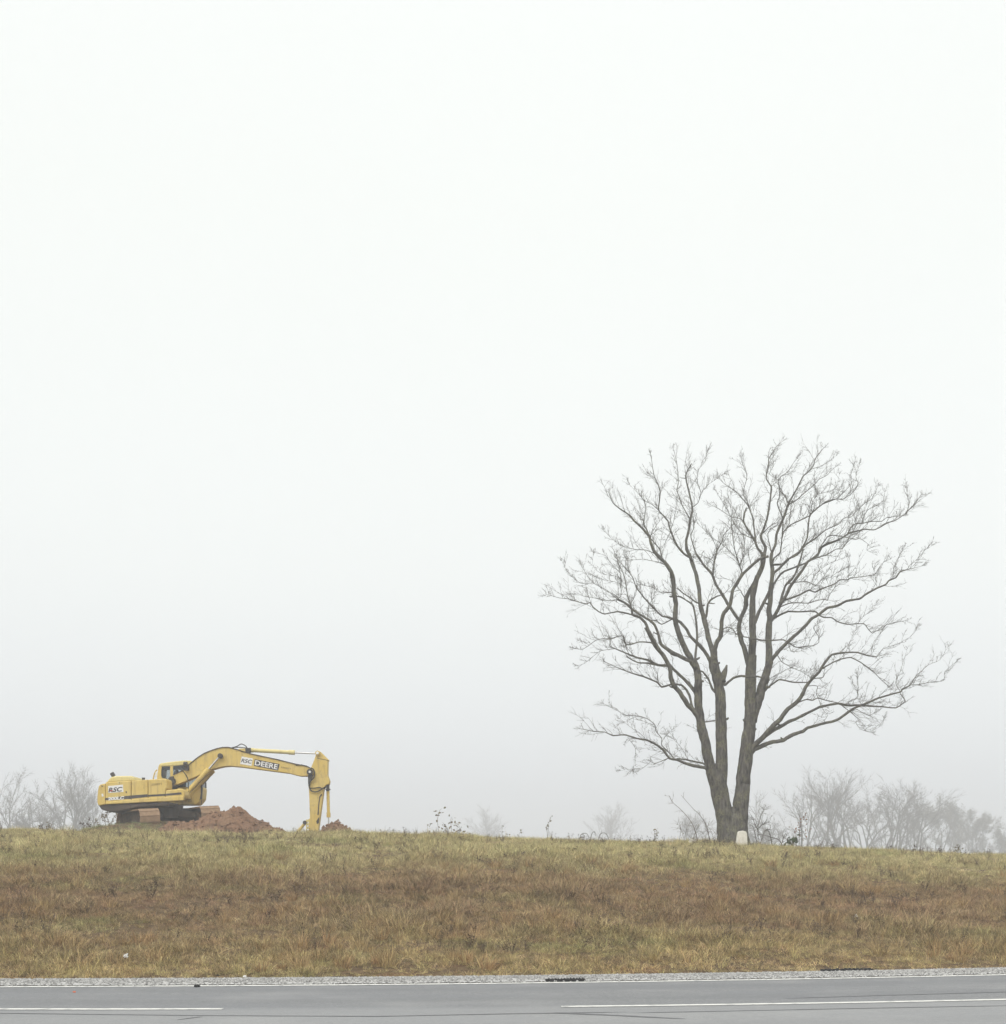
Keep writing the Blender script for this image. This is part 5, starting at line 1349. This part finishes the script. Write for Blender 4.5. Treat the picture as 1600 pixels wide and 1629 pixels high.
# ------------------------------------------------------------------ things lying at the roadside
def tread(name, px0, px1, py0, py1, label, seed, h=.03, lift=.006):
    rnd = random.Random(seed); m = MB()
    Y = F_PX * (CAM_H - .06) / ((py0 + py1) / 2 - ROW_H)
    X0, X1 = (px0 - 800) * Y / F_PX, (px1 - 800) * Y / F_PX; n = 26
    root = empty(name, ((X0 + X1) / 2, Y, .08), label, 'tyre scrap', 'tyre scraps on the shoulder')
    for k in range(n + 1):
        f = k / n; x = X0 + (X1 - X0) * f; yc = float(edge(x)) + (Y - float(edge((X0 + X1) / 2))) + rnd.uniform(-.012, .012)
        zb = max(float(berm(x, yc)), gz(x, yc) * .8) + lift; hh = h * rnd.uniform(.6, 1.35) * (1 if 0 < k < n else .5); ww = .05 * rnd.uniform(.7, 1.2)
        for dy, z in ((-ww, zb - .03), (-ww * .9, zb + hh), (ww * .9, zb + hh * 1.25), (ww, zb - .03)): m.v.append((x, yc + dy, z))
        if k:
            a = 4 * k; m.f += [(a - 4, a, a + 1, a - 3), (a - 3, a + 1, a + 2, a - 2), (a - 2, a + 2, a + 3, a - 1), (a - 1, a + 3, a, a - 4)]
    m.f += [(0, 1, 2, 3), (4 * n + 3, 4 * n + 2, 4 * n + 1, 4 * n)]
    b_ = build('tread_strip', m, MAT['rubber'], root)
    for k in range(0, n - 1, 2):                 # tread blocks
        f = (k + .5) / n; x = X0 + (X1 - X0) * f; p = m.v[4 * k + 2]; mm = MB(); mm.box((x, p[1] - .03, p[2] + .002), (abs(X1 - X0) / n * .8, .06, .012)); build('tread_block', mm, MAT['rubber'], b_)
tread('tyre_scrap', 867, 931, 1558.5, 1555.5, 'thin black strip of tyre tread on the gravel near the middle', 1, .010, .032)
tread('tyre_scrap', 1303, 1391, 1546, 1543.5, 'long black strip of torn tyre tread at the grass edge on the right', 2, .016, .04)
def roadside(px, py, r, label, cat, name, mat, seed, zz=.02):
    Y = F_PX * CAM_H / (py - ROW_H); c = (px - 800) * Y / F_PX; s = F_PX / Y
    return rock(name, px - r * s, px + r * s, py, Y, r * .55, label, cat, mat, seed, r * .8, loc_z=zz)
roadside(313, 1571.5, .045, 'small black rubber lump on the white edge line', 'rubber lump', 'rubber_lump', MAT['rubber'], 4)
roadside(345, 1557, .03, 'small dark rubber bit at the grass edge, left side', 'rubber lump', 'rubber_lump', MAT['rubber'], 5, .05)
roadside(389, 1559, .03, 'single pale stone standing out on the gravel', 'stone', 'pale_stone', MAT['white'], 6, .05)
roadside(118, 1580, .022, 'tiny orange scrap on the asphalt at left', 'litter', 'orange_scrap', simple('orange_plastic', (.6, .14, .05), (.5, .12, .05), 5, .5), 7, .012)
def litter(px, py, Y, label, seed, sz=.035):
    rnd = random.Random(seed); c = at(px, py, Y); z = gz(c.x, Y) + .12; bm = bmesh.new()
    bmesh.ops.create_grid(bm, x_segments=4, y_segments=4, size=sz)
    for v_ in bm.verts: v_.co.z += rnd.uniform(-.03, .05); v_.co.x *= rnd.uniform(.7, 1.1)
    r_ = bmesh.ops.solidify(bm, geom=bm.faces[:], thickness=.004)
    me = bpy.data.meshes.new('paper_litter'); bm.to_mesh(me); bm.free(); me.materials.append(MAT['white'])
    o = bpy.data.objects.new('paper_litter', me); col.objects.link(o); o.location = (c.x, Y, z); o.rotation_euler = (1.0, .2, rnd.random() * 3)
    tag(o, label, 'litter')
litter(200, 1536, 24.6, 'crumpled white paper in the low grass at left', 1)
litter(1361, 1457, 31, 'small white scrap caught in the dry grass at right', 2, .03)

# ================================================================== MIST
hb = MB(); top_z = 30.0; lo_z = -2.0
hb.box((0, 350, (top_z + lo_z) / 2), (802, 822, top_z - lo_z))
hz, t, b = new_mat('mist'); t.nodes.remove(b)
pv = t.nodes.new('ShaderNodeVolumePrincipled'); pv.inputs['Color'].default_value = (.955, .975, 1.0, 1)
pv.inputs['Density'].default_value = HAZE = .0020; pv.inputs['Anisotropy'].default_value = .25
t.links.new(pv.outputs[0], t.nodes['Material Output'].inputs['Volume'])
ho = build('haze', hb, hz); tag(ho, 'pale mist filling the air over the field', 'mist', kind='stuff')
